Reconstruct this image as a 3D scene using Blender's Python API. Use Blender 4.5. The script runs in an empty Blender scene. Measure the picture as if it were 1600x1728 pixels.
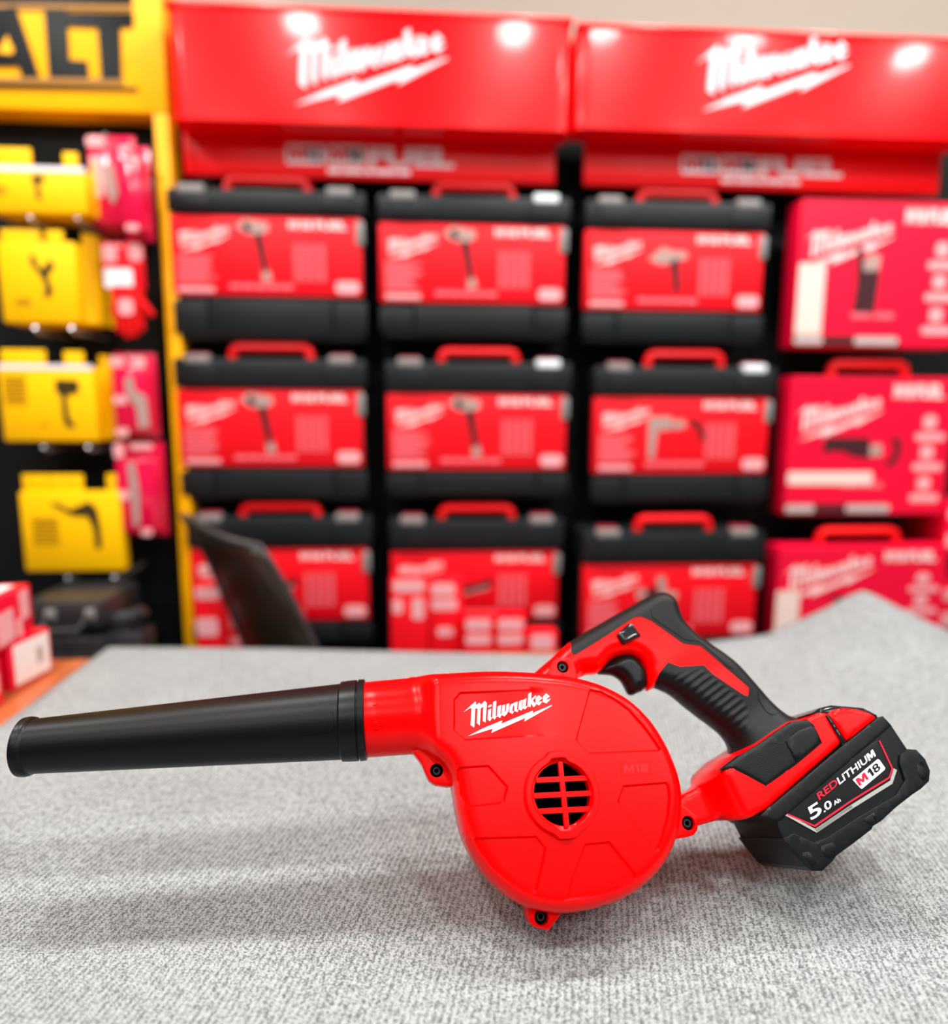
import bpy, bmesh, math, random
import numpy as np
from mathutils import Vector, Matrix
from mathutils.geometry import delaunay_2d_cdt
random.seed(4)
S = bpy.context.scene
COL = S.collection

# ------------------------------------------------------------------ camera
F, CX, CY = 1120.0, 800.0, 864.0
CAMZ = 1.16
pitch = math.atan((CY-700)/F); yaw = math.radians(3.5); roll = math.radians(0.3)
fwd = np.array([math.sin(yaw)*math.cos(pitch), math.cos(yaw)*math.cos(pitch), -math.sin(pitch)])
rt = np.array([math.cos(yaw), -math.sin(yaw), 0.0]); up = np.cross(rt, fwd)
rt, up = rt*math.cos(roll)+up*math.sin(roll), -rt*math.sin(roll)+up*math.cos(roll)
C0 = np.array([0, 0, CAMZ])
cam = bpy.data.cameras.new('camera'); camo = bpy.data.objects.new('camera', cam); COL.objects.link(camo)
M = Matrix(((rt[0], up[0], -fwd[0], 0), (rt[1], up[1], -fwd[1], 0), (rt[2], up[2], -fwd[2], CAMZ), (0, 0, 0, 1)))
camo.matrix_world = M
cam.sensor_fit = 'HORIZONTAL'; cam.sensor_width = 36; cam.lens = F/1600*36
cam.clip_start = 0.02; cam.clip_end = 50
cam.dof.use_dof = True; cam.dof.focus_distance = 0.525; cam.dof.aperture_fstop = 1.75
S.camera = camo
# ------------------------------------------------------------------ world, lamps, exposure
wd = bpy.data.worlds.new('world'); S.world = wd; wd.use_nodes = True
wd.node_tree.nodes['Background'].inputs[0].default_value = (0.93, 0.96, 1.0, 1)
wd.node_tree.nodes['Background'].inputs[1].default_value = 0.11
S.view_settings.view_transform = 'Standard'; S.view_settings.look = 'None'
S.view_settings.exposure = 0.36; S.view_settings.gamma = 1.0
LAMP_W = 10.6; ROWP = {0.95: 1.35, -0.13: 1.05, -1.35: 0.92}; CEIL = 2.72
LAMPS = [(x, y) for y in (0.95, -0.13, -1.35) for x in (-1.50, -0.60, 0.50, 1.26, 2.22)]  # the row nearest the wall is added to light the wall front
S.cycles.max_bounces = 6; S.cycles.glossy_bounces = 3; S.cycles.transmission_bounces = 4
S.cycles.caustics_reflective = False; S.cycles.caustics_refractive = False

def ray(x, y): return fwd + rt*(x-CX)/F - up*(y-CY)/F
def atY(x, y, Y): r = ray(x, y); return C0 + r*(Y/r[1])
def kk(x, y, Y): return Y/ray(x, y)[1]/F                          # metres per photo pixel at a point standing at distance Y
def atZ(x, y, Z): r = ray(x, y); return C0 + r*((Z-CAMZ)/r[2])

# ------------------------------------------------------------------ materials
MATS = {}
def mat(name, col, rough=0.5, spec=0.5, metal=0.0, coat=0.0, bump=0.0, bscale=300.0, vary=0.0, vscale=20.0, emit=0.0, trans=0.0, alpha=1.0):
    if name in MATS: return MATS[name]
    m = bpy.data.materials.new(name); m.use_nodes = True; nt = m.node_tree; b = nt.nodes['Principled BSDF']
    b.inputs['Base Color'].default_value = (*col, 1); b.inputs['Roughness'].default_value = rough
    b.inputs['Specular IOR Level'].default_value = spec; b.inputs['Metallic'].default_value = metal
    b.inputs['Coat Weight'].default_value = coat; b.inputs['Coat Roughness'].default_value = 0.08
    b.inputs['Transmission Weight'].default_value = trans; b.inputs['Alpha'].default_value = alpha
    if emit:
        b.inputs['Emission Color'].default_value = (*col, 1); b.inputs['Emission Strength'].default_value = emit
    tc = nt.nodes.new('ShaderNodeTexCoord')
    n = nt.nodes.new('ShaderNodeTexNoise'); n.inputs['Scale'].default_value = vscale; n.inputs['Detail'].default_value = 3
    nt.links.new(tc.outputs['Object'], n.inputs['Vector'])
    mx = nt.nodes.new('ShaderNodeMix'); mx.data_type = 'RGBA'
    v = vary if vary else 0.04
    mx.inputs[6].default_value = (*[c*(1-v) for c in col], 1); mx.inputs[7].default_value = (*[min(1, c*(1+v)) for c in col], 1)
    nt.links.new(n.outputs['Fac'], mx.inputs[0]); nt.links.new(mx.outputs[2], b.inputs['Base Color'])
    if bump:
        n2 = nt.nodes.new('ShaderNodeTexNoise'); n2.inputs['Scale'].default_value = bscale; n2.inputs['Detail'].default_value = 2
        nt.links.new(tc.outputs['Object'], n2.inputs['Vector'])
        bp = nt.nodes.new('ShaderNodeBump'); bp.inputs['Strength'].default_value = bump; bp.inputs['Distance'].default_value = 0.0006
        nt.links.new(n2.outputs['Fac'], bp.inputs['Height']); nt.links.new(bp.outputs['Normal'], b.inputs['Normal'])
    MATS[name] = m; return m

RED = mat('red_plastic', (0.90, 0.0, 0.0006), 0.25, 0.15, bump=0.10, bscale=1500)
REDC = mat('red_case_plastic', (0.8, 0.001, 0.004), 0.4, 0.4)
BLK = mat('black_rubber', (0.0055, 0.0068, 0.0072), 0.40, 0.18, bump=0.35, bscale=1500)
BLKP = mat('black_plastic', (0.003, 0.004, 0.0045), 0.34, 0.2, bump=0.08, bscale=1500)
BLKG = mat('glossy_black_plastic', (0.005, 0.005, 0.006), 0.14, 0.6)
BLKS = mat('smooth_black_tube', (0.0025, 0.0028, 0.003), 0.40, 0.2)
WHT = mat('white_print', (0.85, 0.82, 0.85), 0.5, 0.3)
SIL = mat('silver_print', (0.33, 0.33, 0.31), 0.4, 0.5, vary=0.5, vscale=1500)
LRED = mat('label_red_print', (0.75, 0.004, 0.03), 0.45, 0.3)
STEEL = mat('dark_screw_steel', (0.02, 0.02, 0.02), 0.35, 0.4, metal=0.5)
VOID = mat('black_interior', (0.002, 0.002, 0.002), 0.9, 0.0)

# ------------------------------------------------------------------ object helpers
def add(name, me, m, parent=None, **tags):
    o = bpy.data.objects.new(name, me); COL.objects.link(o)
    if m and not me.materials: me.materials.append(m)
    if parent: o.parent = parent
    for k, v in tags.items(): o[k] = v
    return o
def thing(name, label, cat, loc=(0, 0, 0), group=None, rz=0.0):
    o = bpy.data.objects.new(name, None); COL.objects.link(o); o.location = loc; o.rotation_euler = (0, 0, rz)
    o.empty_display_size = 0.02; o['label'] = label; o['category'] = cat
    if group: o['group'] = group
    return o
def finish(bm, name, angle=35):
    bmesh.ops.recalc_face_normals(bm, faces=bm.faces[:])
    me = bpy.data.meshes.new(name); bm.to_mesh(me); bm.free()
    for p in me.polygons: p.use_smooth = True
    me.set_sharp_from_angle(angle=math.radians(angle)); return me
def bx(bm, x0, x1, y0, y1, z0, z1, bev=0.0, seg=2):
    r = bmesh.ops.create_cube(bm, size=1.0)
    for v in r['verts']: v.co = Vector(((x0+x1)/2+v.co.x*(x1-x0), (y0+y1)/2+v.co.y*(y1-y0), (z0+z1)/2+v.co.z*(z1-z0)))
    if bev:
        es = list({e for v in r['verts'] for e in v.link_edges})
        bmesh.ops.bevel(bm, geom=es, offset=bev, segments=seg, profile=0.5, affect='EDGES')
def box(name, x0, x1, y0, y1, z0, z1, m, parent=None, bev=0.0, **t):
    bm = bmesh.new(); bx(bm, x0, x1, y0, y1, z0, z1, bev); return add(name, finish(bm, name), m, parent, **t)
def prism_bm(bm, pts, a, b, axes='xz'):
    """polygon pts extruded from a to b along the third axis"""
    def co(p, t):
        return Vector((p[0], t, p[1])) if axes == 'xz' else Vector((p[0], p[1], t))
    f = [bm.verts.new(co(p, a)) for p in pts]; g = [bm.verts.new(co(p, b)) for p in pts]
    n = len(pts); bm.faces.new(f); bm.faces.new(g[::-1])
    for i in range(n): bm.faces.new((f[i], g[i], g[(i+1) % n], f[(i+1) % n]))
def tube(bm, pts, r, n=12, cap=True):
    """round bar along a polyline; r a number or a list"""
    P = [Vector(p) for p in pts]; rs = r if isinstance(r, (list, tuple)) else [r]*len(P); rings = []
    ref = None
    for i, p in enumerate(P):
        d = (P[min(i+1, len(P)-1)]-P[max(i-1, 0)]).normalized()
        if ref is None: ref = d.orthogonal().normalized()
        a = (ref - d*ref.dot(d)).normalized(); ref = a; b = d.cross(a)
        rings.append([bm.verts.new(p+(a*math.cos(t)+b*math.sin(t))*rs[i]) for t in [2*math.pi*k/n for k in range(n)]])
    for A, B in zip(rings, rings[1:]):
        for k in range(n): bm.faces.new((A[k], A[(k+1) % n], B[(k+1) % n], B[k]))
    if cap: bm.faces.new(rings[0][::-1]); bm.faces.new(rings[-1])
COMP = {'M18': (('M', 0, .42), ('1', .48, .64), ('8', .69, 1)), '18': (('1', 0, .34), ('8', .44, 1)), '12': (('1', 0, .34), ('2', .44, 1))}
def text_mesh(s, bold=0.0):
    if s in COMP:
        vs, fs = [], []
        for ch, a, b in COMP[s]:
            v, f = text_mesh(ch, bold); n = len(vs); vs += [(a+(b-a)*p[0], p[1]) for p in v]; fs += [[i+n for i in q] for q in f]
        return np.array(vs), fs
    if s == '1': return np.array([(.42,0),(.42,.70),(0,.55),(0,.78),(.55,1),(1,1),(1,0)], float), [list(range(7))]
    if s == 'M':
        return np.array([(0,0),(0,1),(.3,1),(.5,.5),(.7,1),(1,1),(1,0),(.77,0),(.77,.6),(.58,.1),(.42,.1),(.23,.6),(.23,0)], float), [list(range(13))]
    c = bpy.data.curves.new('t', 'FONT'); c.body = s; c.offset = bold; c.resolution_u = 4; c.fill_mode = 'BOTH'
    o = bpy.data.objects.new('t', c); COL.objects.link(o)
    dg = bpy.context.evaluated_depsgraph_get(); dg.update(); me = bpy.data.meshes.new_from_object(o.evaluated_get(dg))
    bpy.data.objects.remove(o); bpy.data.curves.remove(c)
    v = np.array([p.co[:2] for p in me.vertices]); fs = [list(p.vertices) for p in me.polygons]
    bpy.data.meshes.remove(me)
    lo, hi = v.min(0), v.max(0); return (v-lo)/(hi-lo), fs
def text_bm(bm, s, fn, bold=0.02):
    """fn maps the unit square of the text to a 3-D point"""
    v, fs = text_mesh(s, bold); vs = [bm.verts.new(fn(a, b)) for a, b in v]
    for f in fs:
        try: bm.faces.new([vs[i] for i in f])
        except ValueError: pass

# the brand lettering with its bolt, as letter-stroke polygons (unit: 1/10 px of the traced wordmark, y down)
LOGO = [
 [(80,410),(275,235),(284,255),(278,320),(210,345),(170,352)], [(212,340),(276,300),(255,672),(195,635)],
 [(270,305),(340,258),(368,280),(348,635),(300,600),(313,350),(272,350)], [(362,300),(432,225),(468,262),(447,588),(400,560),(410,320),(362,350)],
 [(490,312),(545,280),(547,315),(493,337)], [(490,378),(542,352),(532,498),(560,508),(520,567),(480,535)],
 [(575,245),(628,222),(615,488),(642,478),(600,537),(562,510)],
 [(650,320),(706,298),(695,448),(722,456),(690,512),(640,482)], [(724,305),(778,288),(768,435),(790,446),(768,487),(714,457)], [(800,284),(846,268),(832,402),(790,465),(765,442),(788,392)],
 [(850,335),(872,290),(962,243),(960,285),(905,315),(895,398),(922,408),(900,447),(850,420)], [(930,262),(985,240),(972,378),(1000,378),(985,417),(930,398)],
 [(1010,235),(1062,214),(1050,346),(1077,353),(1045,392),(1000,367)], [(1076,214),(1132,188),(1118,318),(1150,330),(1110,372),(1064,346)],
 [(1165,110),(1216,90),(1202,332),(1150,322)], [(1203,215),(1280,140),(1302,150),(1238,222),(1294,300),(1250,337),(1203,262)],
 [(1290,182),(1332,160),(1335,250),(1400,240),(1345,307),(1285,277)], [(1290,186),(1336,136),(1397,186),(1340,236),(1328,218),(1357,190),(1330,172)],
 [(1412,155),(1455,132),(1458,218),(1540,196),(1468,274),(1408,248)], [(1412,158),(1460,106),(1521,156),(1464,206),(1452,190),(1481,160),(1453,142)],
 [(150,820),(400,690),(722,558),(726,568),(712,612),(1236,398),(1239,408),(1226,440),(1556,304),(1556,318),(1095,577),(1118,515),(545,764),(570,692)]]
def logo_bm(bm, fn, depth):
    """fn(x,y,d)-> point; x,y in traced units, d 0 back / 1 front"""
    for P in LOGO:
        f = [bm.verts.new(fn(x, y, 0)) for x, y in P]; g = [bm.verts.new(fn(x, y, 1)) for x, y in P]; n = len(P)
        bm.faces.new(g)
        if depth:
            for i in range(n): bm.faces.new((f[i], f[(i+1) % n], g[(i+1) % n], g[i]))

# ================================================================== the room
TZ = 0.75                                                     # table top
def struct(name, *a, **k): o = box(name, *a, **k); o['kind'] = 'structure'; return o
M_FL = mat('grey_shop_floor', (0.25, 0.24, 0.23), 0.35, 0.5, vary=0.15)
M_WL = mat('beige_wall_paint', (0.36, 0.31, 0.26), 0.8, 0.2)
M_CE = mat('pale_ceiling_paint', (0.62, 0.60, 0.57), 0.8, 0.2)
struct('floor', -3.6, 3.6, -3.4, 1.95, -0.05, 0.0, M_FL)
struct('wall_back', -3.6, 3.6, 1.80, 1.92, 0.0, CEIL+0.1, M_WL)
struct('ceiling', -3.6, 3.6, -3.4, 1.92, CEIL+0.02, CEIL+0.1, M_CE)

M_LAMP = mat('lamp_glow', (1.0, 0.93, 0.82), 0.5, emit=14.0)
M_LR = mat('white_lamp_ring', (0.8, 0.8, 0.8), 0.4)
rows = {0.95: 'added row of ceiling lamps that lights the display wall', -0.13: 'row of recessed ceiling lamps above the near table edge', -1.35: 'row of recessed ceiling lamps behind the camera'}
for k, (x, y) in enumerate(LAMPS):
    t = thing('ceiling_downlight', 'round white recessed ceiling lamp', 'ceiling lamp', (x, y, CEIL+0.02), rows[y])
    t['label'] = 'round white ceiling lamp, %s of the row %s' % (['leftmost', 'second from left', 'middle one', 'second from right', 'rightmost'][k % 5], {0.95: 'added to light the display wall', -0.13: 'above the near table edge', -1.35: 'behind the camera'}[y])
    bm = bmesh.new(); N = 28
    prof = [(0.115, 0), (0.115, -0.006), (0.092, -0.010), (0.088, -0.002)]
    rs = [[bm.verts.new((r*math.cos(2*math.pi*i/N), r*math.sin(2*math.pi*i/N), z)) for i in range(N)] for r, z in prof]
    for A, B in zip(rs, rs[1:]):
        for i in range(N): bm.faces.new((A[i], A[(i+1) % N], B[(i+1) % N], B[i]))
    add('trim_ring', finish(bm, 'ring'), M_LR, t)
    L = bpy.data.lights.new('downlight', 'AREA'); L.shape = 'DISK'; L.size = 0.17; L.energy = LAMP_W*ROWP[y]; L.color = (1.0, 0.985, 0.96)
    lo = bpy.data.objects.new('lamp_light', L); COL.objects.link(lo); lo.parent = t; lo.location = (0, 0, -0.012)

# ---- display base cabinet, pegboards
M_BLKB = mat('black_pegboard_steel', (0.010, 0.011, 0.012), 0.55, 0.35)
M_YEL = mat('yellow_paint', (1.0, 0.46, 0.0), 0.35, 0.25)
YB = 1.60                                                      # pegboard face
def pegboard(name, label, x0, x1, z0, z1, Y):
    m = mat('pegboard_holes', (0.018, 0.020, 0.022), 0.55, 0.15)
    if 'peg_done' not in MATS:
        MATS['peg_done'] = m; nt = m.node_tree; b = nt.nodes['Principled BSDF']
        tc = nt.nodes.new('ShaderNodeTexCoord'); sx = nt.nodes.new('ShaderNodeSeparateXYZ'); nt.links.new(tc.outputs['Object'], sx.inputs[0])
        outs = []
        for ax in ('X', 'Z'):
            a = nt.nodes.new('ShaderNodeMath'); a.operation = 'MULTIPLY'; a.inputs[1].default_value = 2*math.pi/0.025; nt.links.new(sx.outputs[ax], a.inputs[0])
            s = nt.nodes.new('ShaderNodeMath'); s.operation = 'COSINE'; nt.links.new(a.outputs[0], s.inputs[0]); outs.append(s)
        mn = nt.nodes.new('ShaderNodeMath'); mn.operation = 'MINIMUM'; nt.links.new(outs[0].outputs[0], mn.inputs[0]); nt.links.new(outs[1].outputs[0], mn.inputs[1])
        g = nt.nodes.new('ShaderNodeMath'); g.operation = 'GREATER_THAN'; g.inputs[1].default_value = 0.75; nt.links.new(mn.outputs[0], g.inputs[0])
        mx = nt.nodes.new('ShaderNodeMix'); mx.data_type = 'RGBA'; mx.inputs[6].default_value = (0.006, 0.0075, 0.008, 1); mx.inputs[7].default_value = (0.001, 0.001, 0.001, 1)
        nt.links.new(g.outputs[0], mx.inputs[0]); nt.links.new(mx.outputs[2], b.inputs['Base Color'])
    return box(name, x0, x1, Y, Y+0.02, z0, z1, m, None, label=label, category='pegboard')
xs = atY(292, 600, YB)[0]
pegboard('pegboard', 'black pegboard behind the red tool cases', xs, 1.9, 0.0, 1.98, YB)
t = box('display_plinth', xs+0.06, 1.9, 1.24, YB-0.004, 0.0, 0.575, M_BLKB, None, 0.004, label='low black shelf unit under the red tool cases, behind the table', category='shelf')
def px_poly(pts, Y): return [tuple(atY(x, y, Y)[[0, 2]]) for x, y in pts]
def flat_poly(name, pts, Y, th, m, parent, off=(0, 0, 0), **t):
    """polygon given by photo points standing at distance Y, th thick (towards the camera side)"""
    bm = bmesh.new(); P = [(a-off[0], b-off[2]) for a, b in px_poly(pts, Y)]; prism_bm(bm, P, Y-off[1], Y+th-off[1])
    return add(name, finish(bm, name), m, parent, **t)

# ---- yellow stand on the left
YD = 1.50
yd = thing('yellow_display_stand', 'yellow framed black display stand with ALT lettering at left', 'display stand', tuple(atY(120, 1100, YD)*[1, 1, 0]))
def local(parent): return tuple(parent.location)
offd = local(yd)
cl = atY(258, 188, YD-0.03); zh0, zh1 = atY(130, 187, YD-0.03)[2], 2.22
x_in, x_out = cl[0], atY(283, 188, YD-0.03)[0]
XL = -1.75
box('header_panel', XL-offd[0], x_out-offd[0], YD-0.03-offd[1], YD+0.05-offd[1], zh0, zh1, M_YEL, yd, 0.003)
box('side_post', x_in-offd[0], x_out-offd[0], YD-0.03-offd[1], YD+0.03-offd[1], 0, zh0, M_YEL, yd, 0.003)
o = pegboard('back_panel', '', XL, x_in, 0.0, zh0, YD+0.03); del o['category'], o['label']
o.parent = yd; o.location = (-offd[0], -offd[1], 0)
M_BP = mat('black_sign_vinyl', (0.004, 0.005, 0.0055), 0.28, 0.12)
q = 1/2.88
def sc(L): return [(x*q, y*q) for x, y in L]
YS = YD-0.0335
for nm, P in (('sign_letter', [(-60,45),(75,30),(190,372),(105,372),(92,320),(-60,320)]), ('sign_letter', [(213,45),(238,372),(430,374),(422,296),(335,290),(322,48)]),
              ('sign_letter', [(322,60),(645,62),(645,127),(582,130),(590,382),(492,382),(474,130),(322,122)]),
              ('sign_rule', [(-300,404),(665,424),(667,438),(-300,420)]), ('sign_rule', [(-300,-60),(640,-30),(640,22),(-300,14)])):
    flat_poly(nm, sc(P), YS, 0.003, M_BP, yd, offd)
flat_poly('letter_counter', sc([(-12,255),(34,172),(68,248),(55,262)]), YS-0.001, 0.003, M_YEL, yd, offd)
flat_poly('sign_rule', sc([(-300,16),(640,24),(640,44),(-300,36)]), YS, 0.003, mat('ochre_sign_line', (0.35, 0.15, 0.01), 0.4), yd, offd)
flat_poly('sign_rule', sc([(-300,372),(600,382),(600,404),(-300,396)]), YS+0.001, 0.003, mat('ochre_sign_line', (0.35, 0.15, 0.01), 0.4), yd, offd)

# ---- red headers and FUEL strips
M_HDR = mat('glossy_red_sign', (0.90, 0.0, 0.004), 0.26, 0.2, coat=0.2)
M_STR = mat('red_sign_panel', (0.86, 0.0, 0.004), 0.35, 0.35)
M_LOGO = mat('pinkish_white_vinyl', (0.80, 0.72, 0.76), 0.45, 0.3)
YH = 1.42; YHB = 1.492
def header(lab, xa, xb, yt, yb, logo):
    a = atY(xa, yb, YH)[0]; b = atY(xb, yb, YH)[0]; mx = (xa+xb)/2
    z0 = atY(mx, yb, YH)[2]; z1 = atY(mx, yt, YH)[2]
    t = thing('brand_header_sign', lab, 'sign', ((a+b)/2, YH, z0), 'red header signs over the pegboard'); off = local(t)
    bm = bmesh.new(); w = (b-a)/2
    # box whose vertical ends are rounded back towards the wall, closed at the bottom
    R = 0.028; n = 6
    pl = [(-w, YHB-YH)] + [(-w+R-R*math.cos(k*math.pi/2/n), R-R*math.sin(k*math.pi/2/n)) for k in range(n+1)] + [(w-R+R*math.sin(k*math.pi/2/n), R-R*math.cos(k*math.pi/2/n)) for k in range(n+1)] + [(w, YHB-YH)]
    prism_bm(bm, pl, 0, z1-z0, 'xy'); add('sign_box', finish(bm, 'hdr'), M_HDR, t)
    x0, y0, s = logo
    o = atY(x0, y0, YH); k = s*kk(x0, y0, YH)
    bm = bmesh.new()
    logo_bm(bm, lambda x, y, d: Vector((o[0]-off[0]+(x-80)/10*k, -0.0015-0.002*d, o[2]-off[2]-(y-410)/10*k-(x-80)/10*k*0.045)), 1)
    add('brand_lettering', finish(bm, 'logo'), M_LOGO, t)
    box('top_trim', -w, w, -0.004, 0.02, z1-z0-0.001, z1-z0+0.008, M_HDR, t, 0.002)
    return t
header('glossy red header sign with white script lettering, left one beside the yellow post', 288, 963, 24, 210, (483, 96, 1.84))
header('glossy red header sign with white script lettering, right one', 969, 1690, 61, 226, (1175, 108, 1.80))
def fuel(lab, xa, xb, yt, yb, tx0, tx1, ty0, ty1, Y=1.495):
    mx = (xa+xb)/2; t = thing('slogan_strip', lab, 'sign', (atY(mx, yb, Y)[0], Y, atY(mx, yb, Y)[2]), 'red strip signs under the headers'); off = local(t)
    a, b = atY(xa, yb, Y)[0]-off[0], atY(xb, yb, Y)[0]-off[0]
    box('strip_panel', a, b, 0, 0.012, 0, atY(mx, yt, Y)[2]-off[2]+0.02, M_STR, t, 0.002)
    def Q(px, py, d=0): p = atY(px, py, Y); return Vector((p[0]-off[0], -0.0012-d, p[2]-off[2]))
    W = tx1-tx0; sl = 0.024
    def quad(n, f0, f1, g0, g1, m, txt=None, d=0, bold=0.0):
        xa_, xb_ = tx0+W*f0, tx0+W*f1
        fn = lambda u, v: Q(xa_+(xb_-xa_)*u, (ty0+(ty1-ty0)*(g1+(g0-g1)*v))+sl*(xa_+(xb_-xa_)*u-tx0), d)
        bm = bmesh.new()
        if txt: text_bm(bm, txt, fn, bold)
        else: bm.faces.new([bm.verts.new(fn(u, v)) for u, v in ((0.05, 0), (0.95, 0), (1, 0.15), (1, 0.85), (0.95, 1), (0.05, 1), (0, 0.85), (0, 0.15))])
        add(n, finish(bm, n), m, t)
    quad('number_plate', 0.0, 0.235, 0, 0.68, M_LOGO); quad('number_plate', 0.245, 0.475, 0, 0.68, M_LOGO)
    quad('lettering', 0.02, 0.115, 0.12, 0.56, LRED, 'M', 0.001, 0.03); quad('lettering', 0.12, 0.215, 0.12, 0.56, BLKP, '12', 0.001, 0.03)
    quad('lettering', 0.265, 0.36, 0.12, 0.56, LRED, 'M', 0.001, 0.03); quad('lettering', 0.365, 0.455, 0.12, 0.56, BLKP, '18', 0.001, 0.03)
    quad('lettering', 0.49, 1.0, 0.02, 0.70, M_LOGO, 'FUEL', 0, 0.05)
    for f0, f1 in ((0.25, 0.33), (0.34, 0.46), (0.47, 0.52), (0.53, 0.66), (0.67, 0.74)): quad('small_print', f0, f1, 0.80, 0.97, M_LOGO)
fuel('red strip sign with FUEL lettering under the left header', 312, 937, 238, 303, 482, 766, 243, 292)
fuel('red strip sign with FUEL lettering under the right header', 985, 1584, 262, 320, 1149, 1420, 261, 308)

# ================================================================== cases and cartons on the wall
M_CASE = mat('charcoal_case_plastic', (0.0085, 0.0105, 0.0115), 0.45, 0.25)
M_LAB = mat('red_label_card', (0.82, 0.001, 0.010), 0.5, 0.25)
M_PINK = mat('pale_pink_print', (0.82, 0.38, 0.40), 0.6, 0.2)
M_ROSE = mat('rose_small_print', (0.80, 0.14, 0.17), 0.6, 0.2)
M_GRY = mat('grey_clip_plastic', (0.22, 0.22, 0.21), 0.5, 0.4)
M_TOOLD = mat('dark_printed_tool', (0.05, 0.012, 0.016), 0.6, 0.2)
M_TOOLG = mat('grey_printed_tool', (0.42, 0.28, 0.25), 0.6, 0.2)
M_STK = mat('white_sticker', (0.80, 0.90, 0.92), 0.5, 0.2)
def face_plate(bm, P, y, k, ox, oz):
    """polygon in front-face pixels (x right, y down) laid on the face"""
    f = [bm.verts.new((ox+x*k, y, oz-z*k)) for x, z in P]; g = [bm.verts.new((ox+x*k, y+0.0008, oz-z*k)) for x, z in P]
    bm.faces.new(f); n = len(P)
    for i in range(n): bm.faces.new((f[i], g[i], g[(i+1) % n], f[(i+1) % n]))
def rrp(a, b, c, d, Y, o, k, r=3):
    p = atY((a+c)/2, (b+d)/2, Y); x, z = (p[0]-o[0])/k, (o[2]-p[2])/k; return rr(x-(c-a)/2, z-(d-b)/2, x+(c-a)/2, z+(d-b)/2, r)
def plate1(nm, P, y, k, m, par):
    bm = bmesh.new(); face_plate(bm, P, y, k, 0, 0); return add(nm, finish(bm, nm), m, par)
def rr(x0, y0, x1, y1, r=3): return [(x0+r, y0), (x1-r, y0), (x1, y0+r), (x1, y1-r), (x1-r, y1), (x0+r, y1), (x0, y1-r), (x0, y0+r)]
PICS = {   # printed tool pictures: (pale parts, dark parts), in pixels about the picture centre
 'driver':  ([[(-38,-50),(-22,-62),(2,-58),(16,-56),(18,-44),(2,-36),(-20,-38)], [(4,18),(14,16),(20,34),(16,38),(4,38)]], [[(-26,-54),(-16,-56),(-10,-44),(-20,-40)], [(-8,-38),(6,-38),(14,20),(6,24)]]),
 'hammer':  ([[(-34,-20),(-10,-40),(10,-34),(30,-34),(34,-24),(12,-16),(-12,-12)]], [[(4,-18),(18,-22),(22,28),(14,34)]]),
 'rotary':  ([[(-46,-34),(-6,-34),(-4,-14),(-30,-10),(-34,36),(-44,36)], [(-6,-26),(14,-30),(20,-18),(0,-12)]], [[(24,-32),(40,-28),(52,-8),(50,6),(44,6),(42,-10),(28,-22)]]),
 'grinder': ([[(-48,-20),(-34,-26),(-28,-12),(-44,-4)], [(-14,-44),(0,-46),(4,-20),(24,-18),(22,-4),(-6,-8)]], [[(-32,-22),(-14,-28),(-6,-8),(-24,0)]]),
 'saw':     ([[(20,-6),(44,-10),(48,10),(24,12)]], [[(-62,-12),(-54,-20),(22,-20),(24,14),(0,12),(-30,2),(-62,4)], [(60,-20),(78,-20),(82,6),(70,26),(52,26),(68,10),(70,-8)]]),
 'router':  ([[(-14,-24),(6,-40),(22,-34),(18,-10),(-4,4)], [(-12,20),(8,10),(18,26),(10,46),(-8,46)]], [[(-24,-56),(-14,-50),(-8,-10),(22,-12),(18,56),(-22,56),(-18,10)]]),
 'long':    ([[(-22,2),(30,-6),(36,2),(-14,14)]], [[(-36,-6),(6,-4),(42,-16),(38,-4),(-6,8)]]),
}
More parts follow.
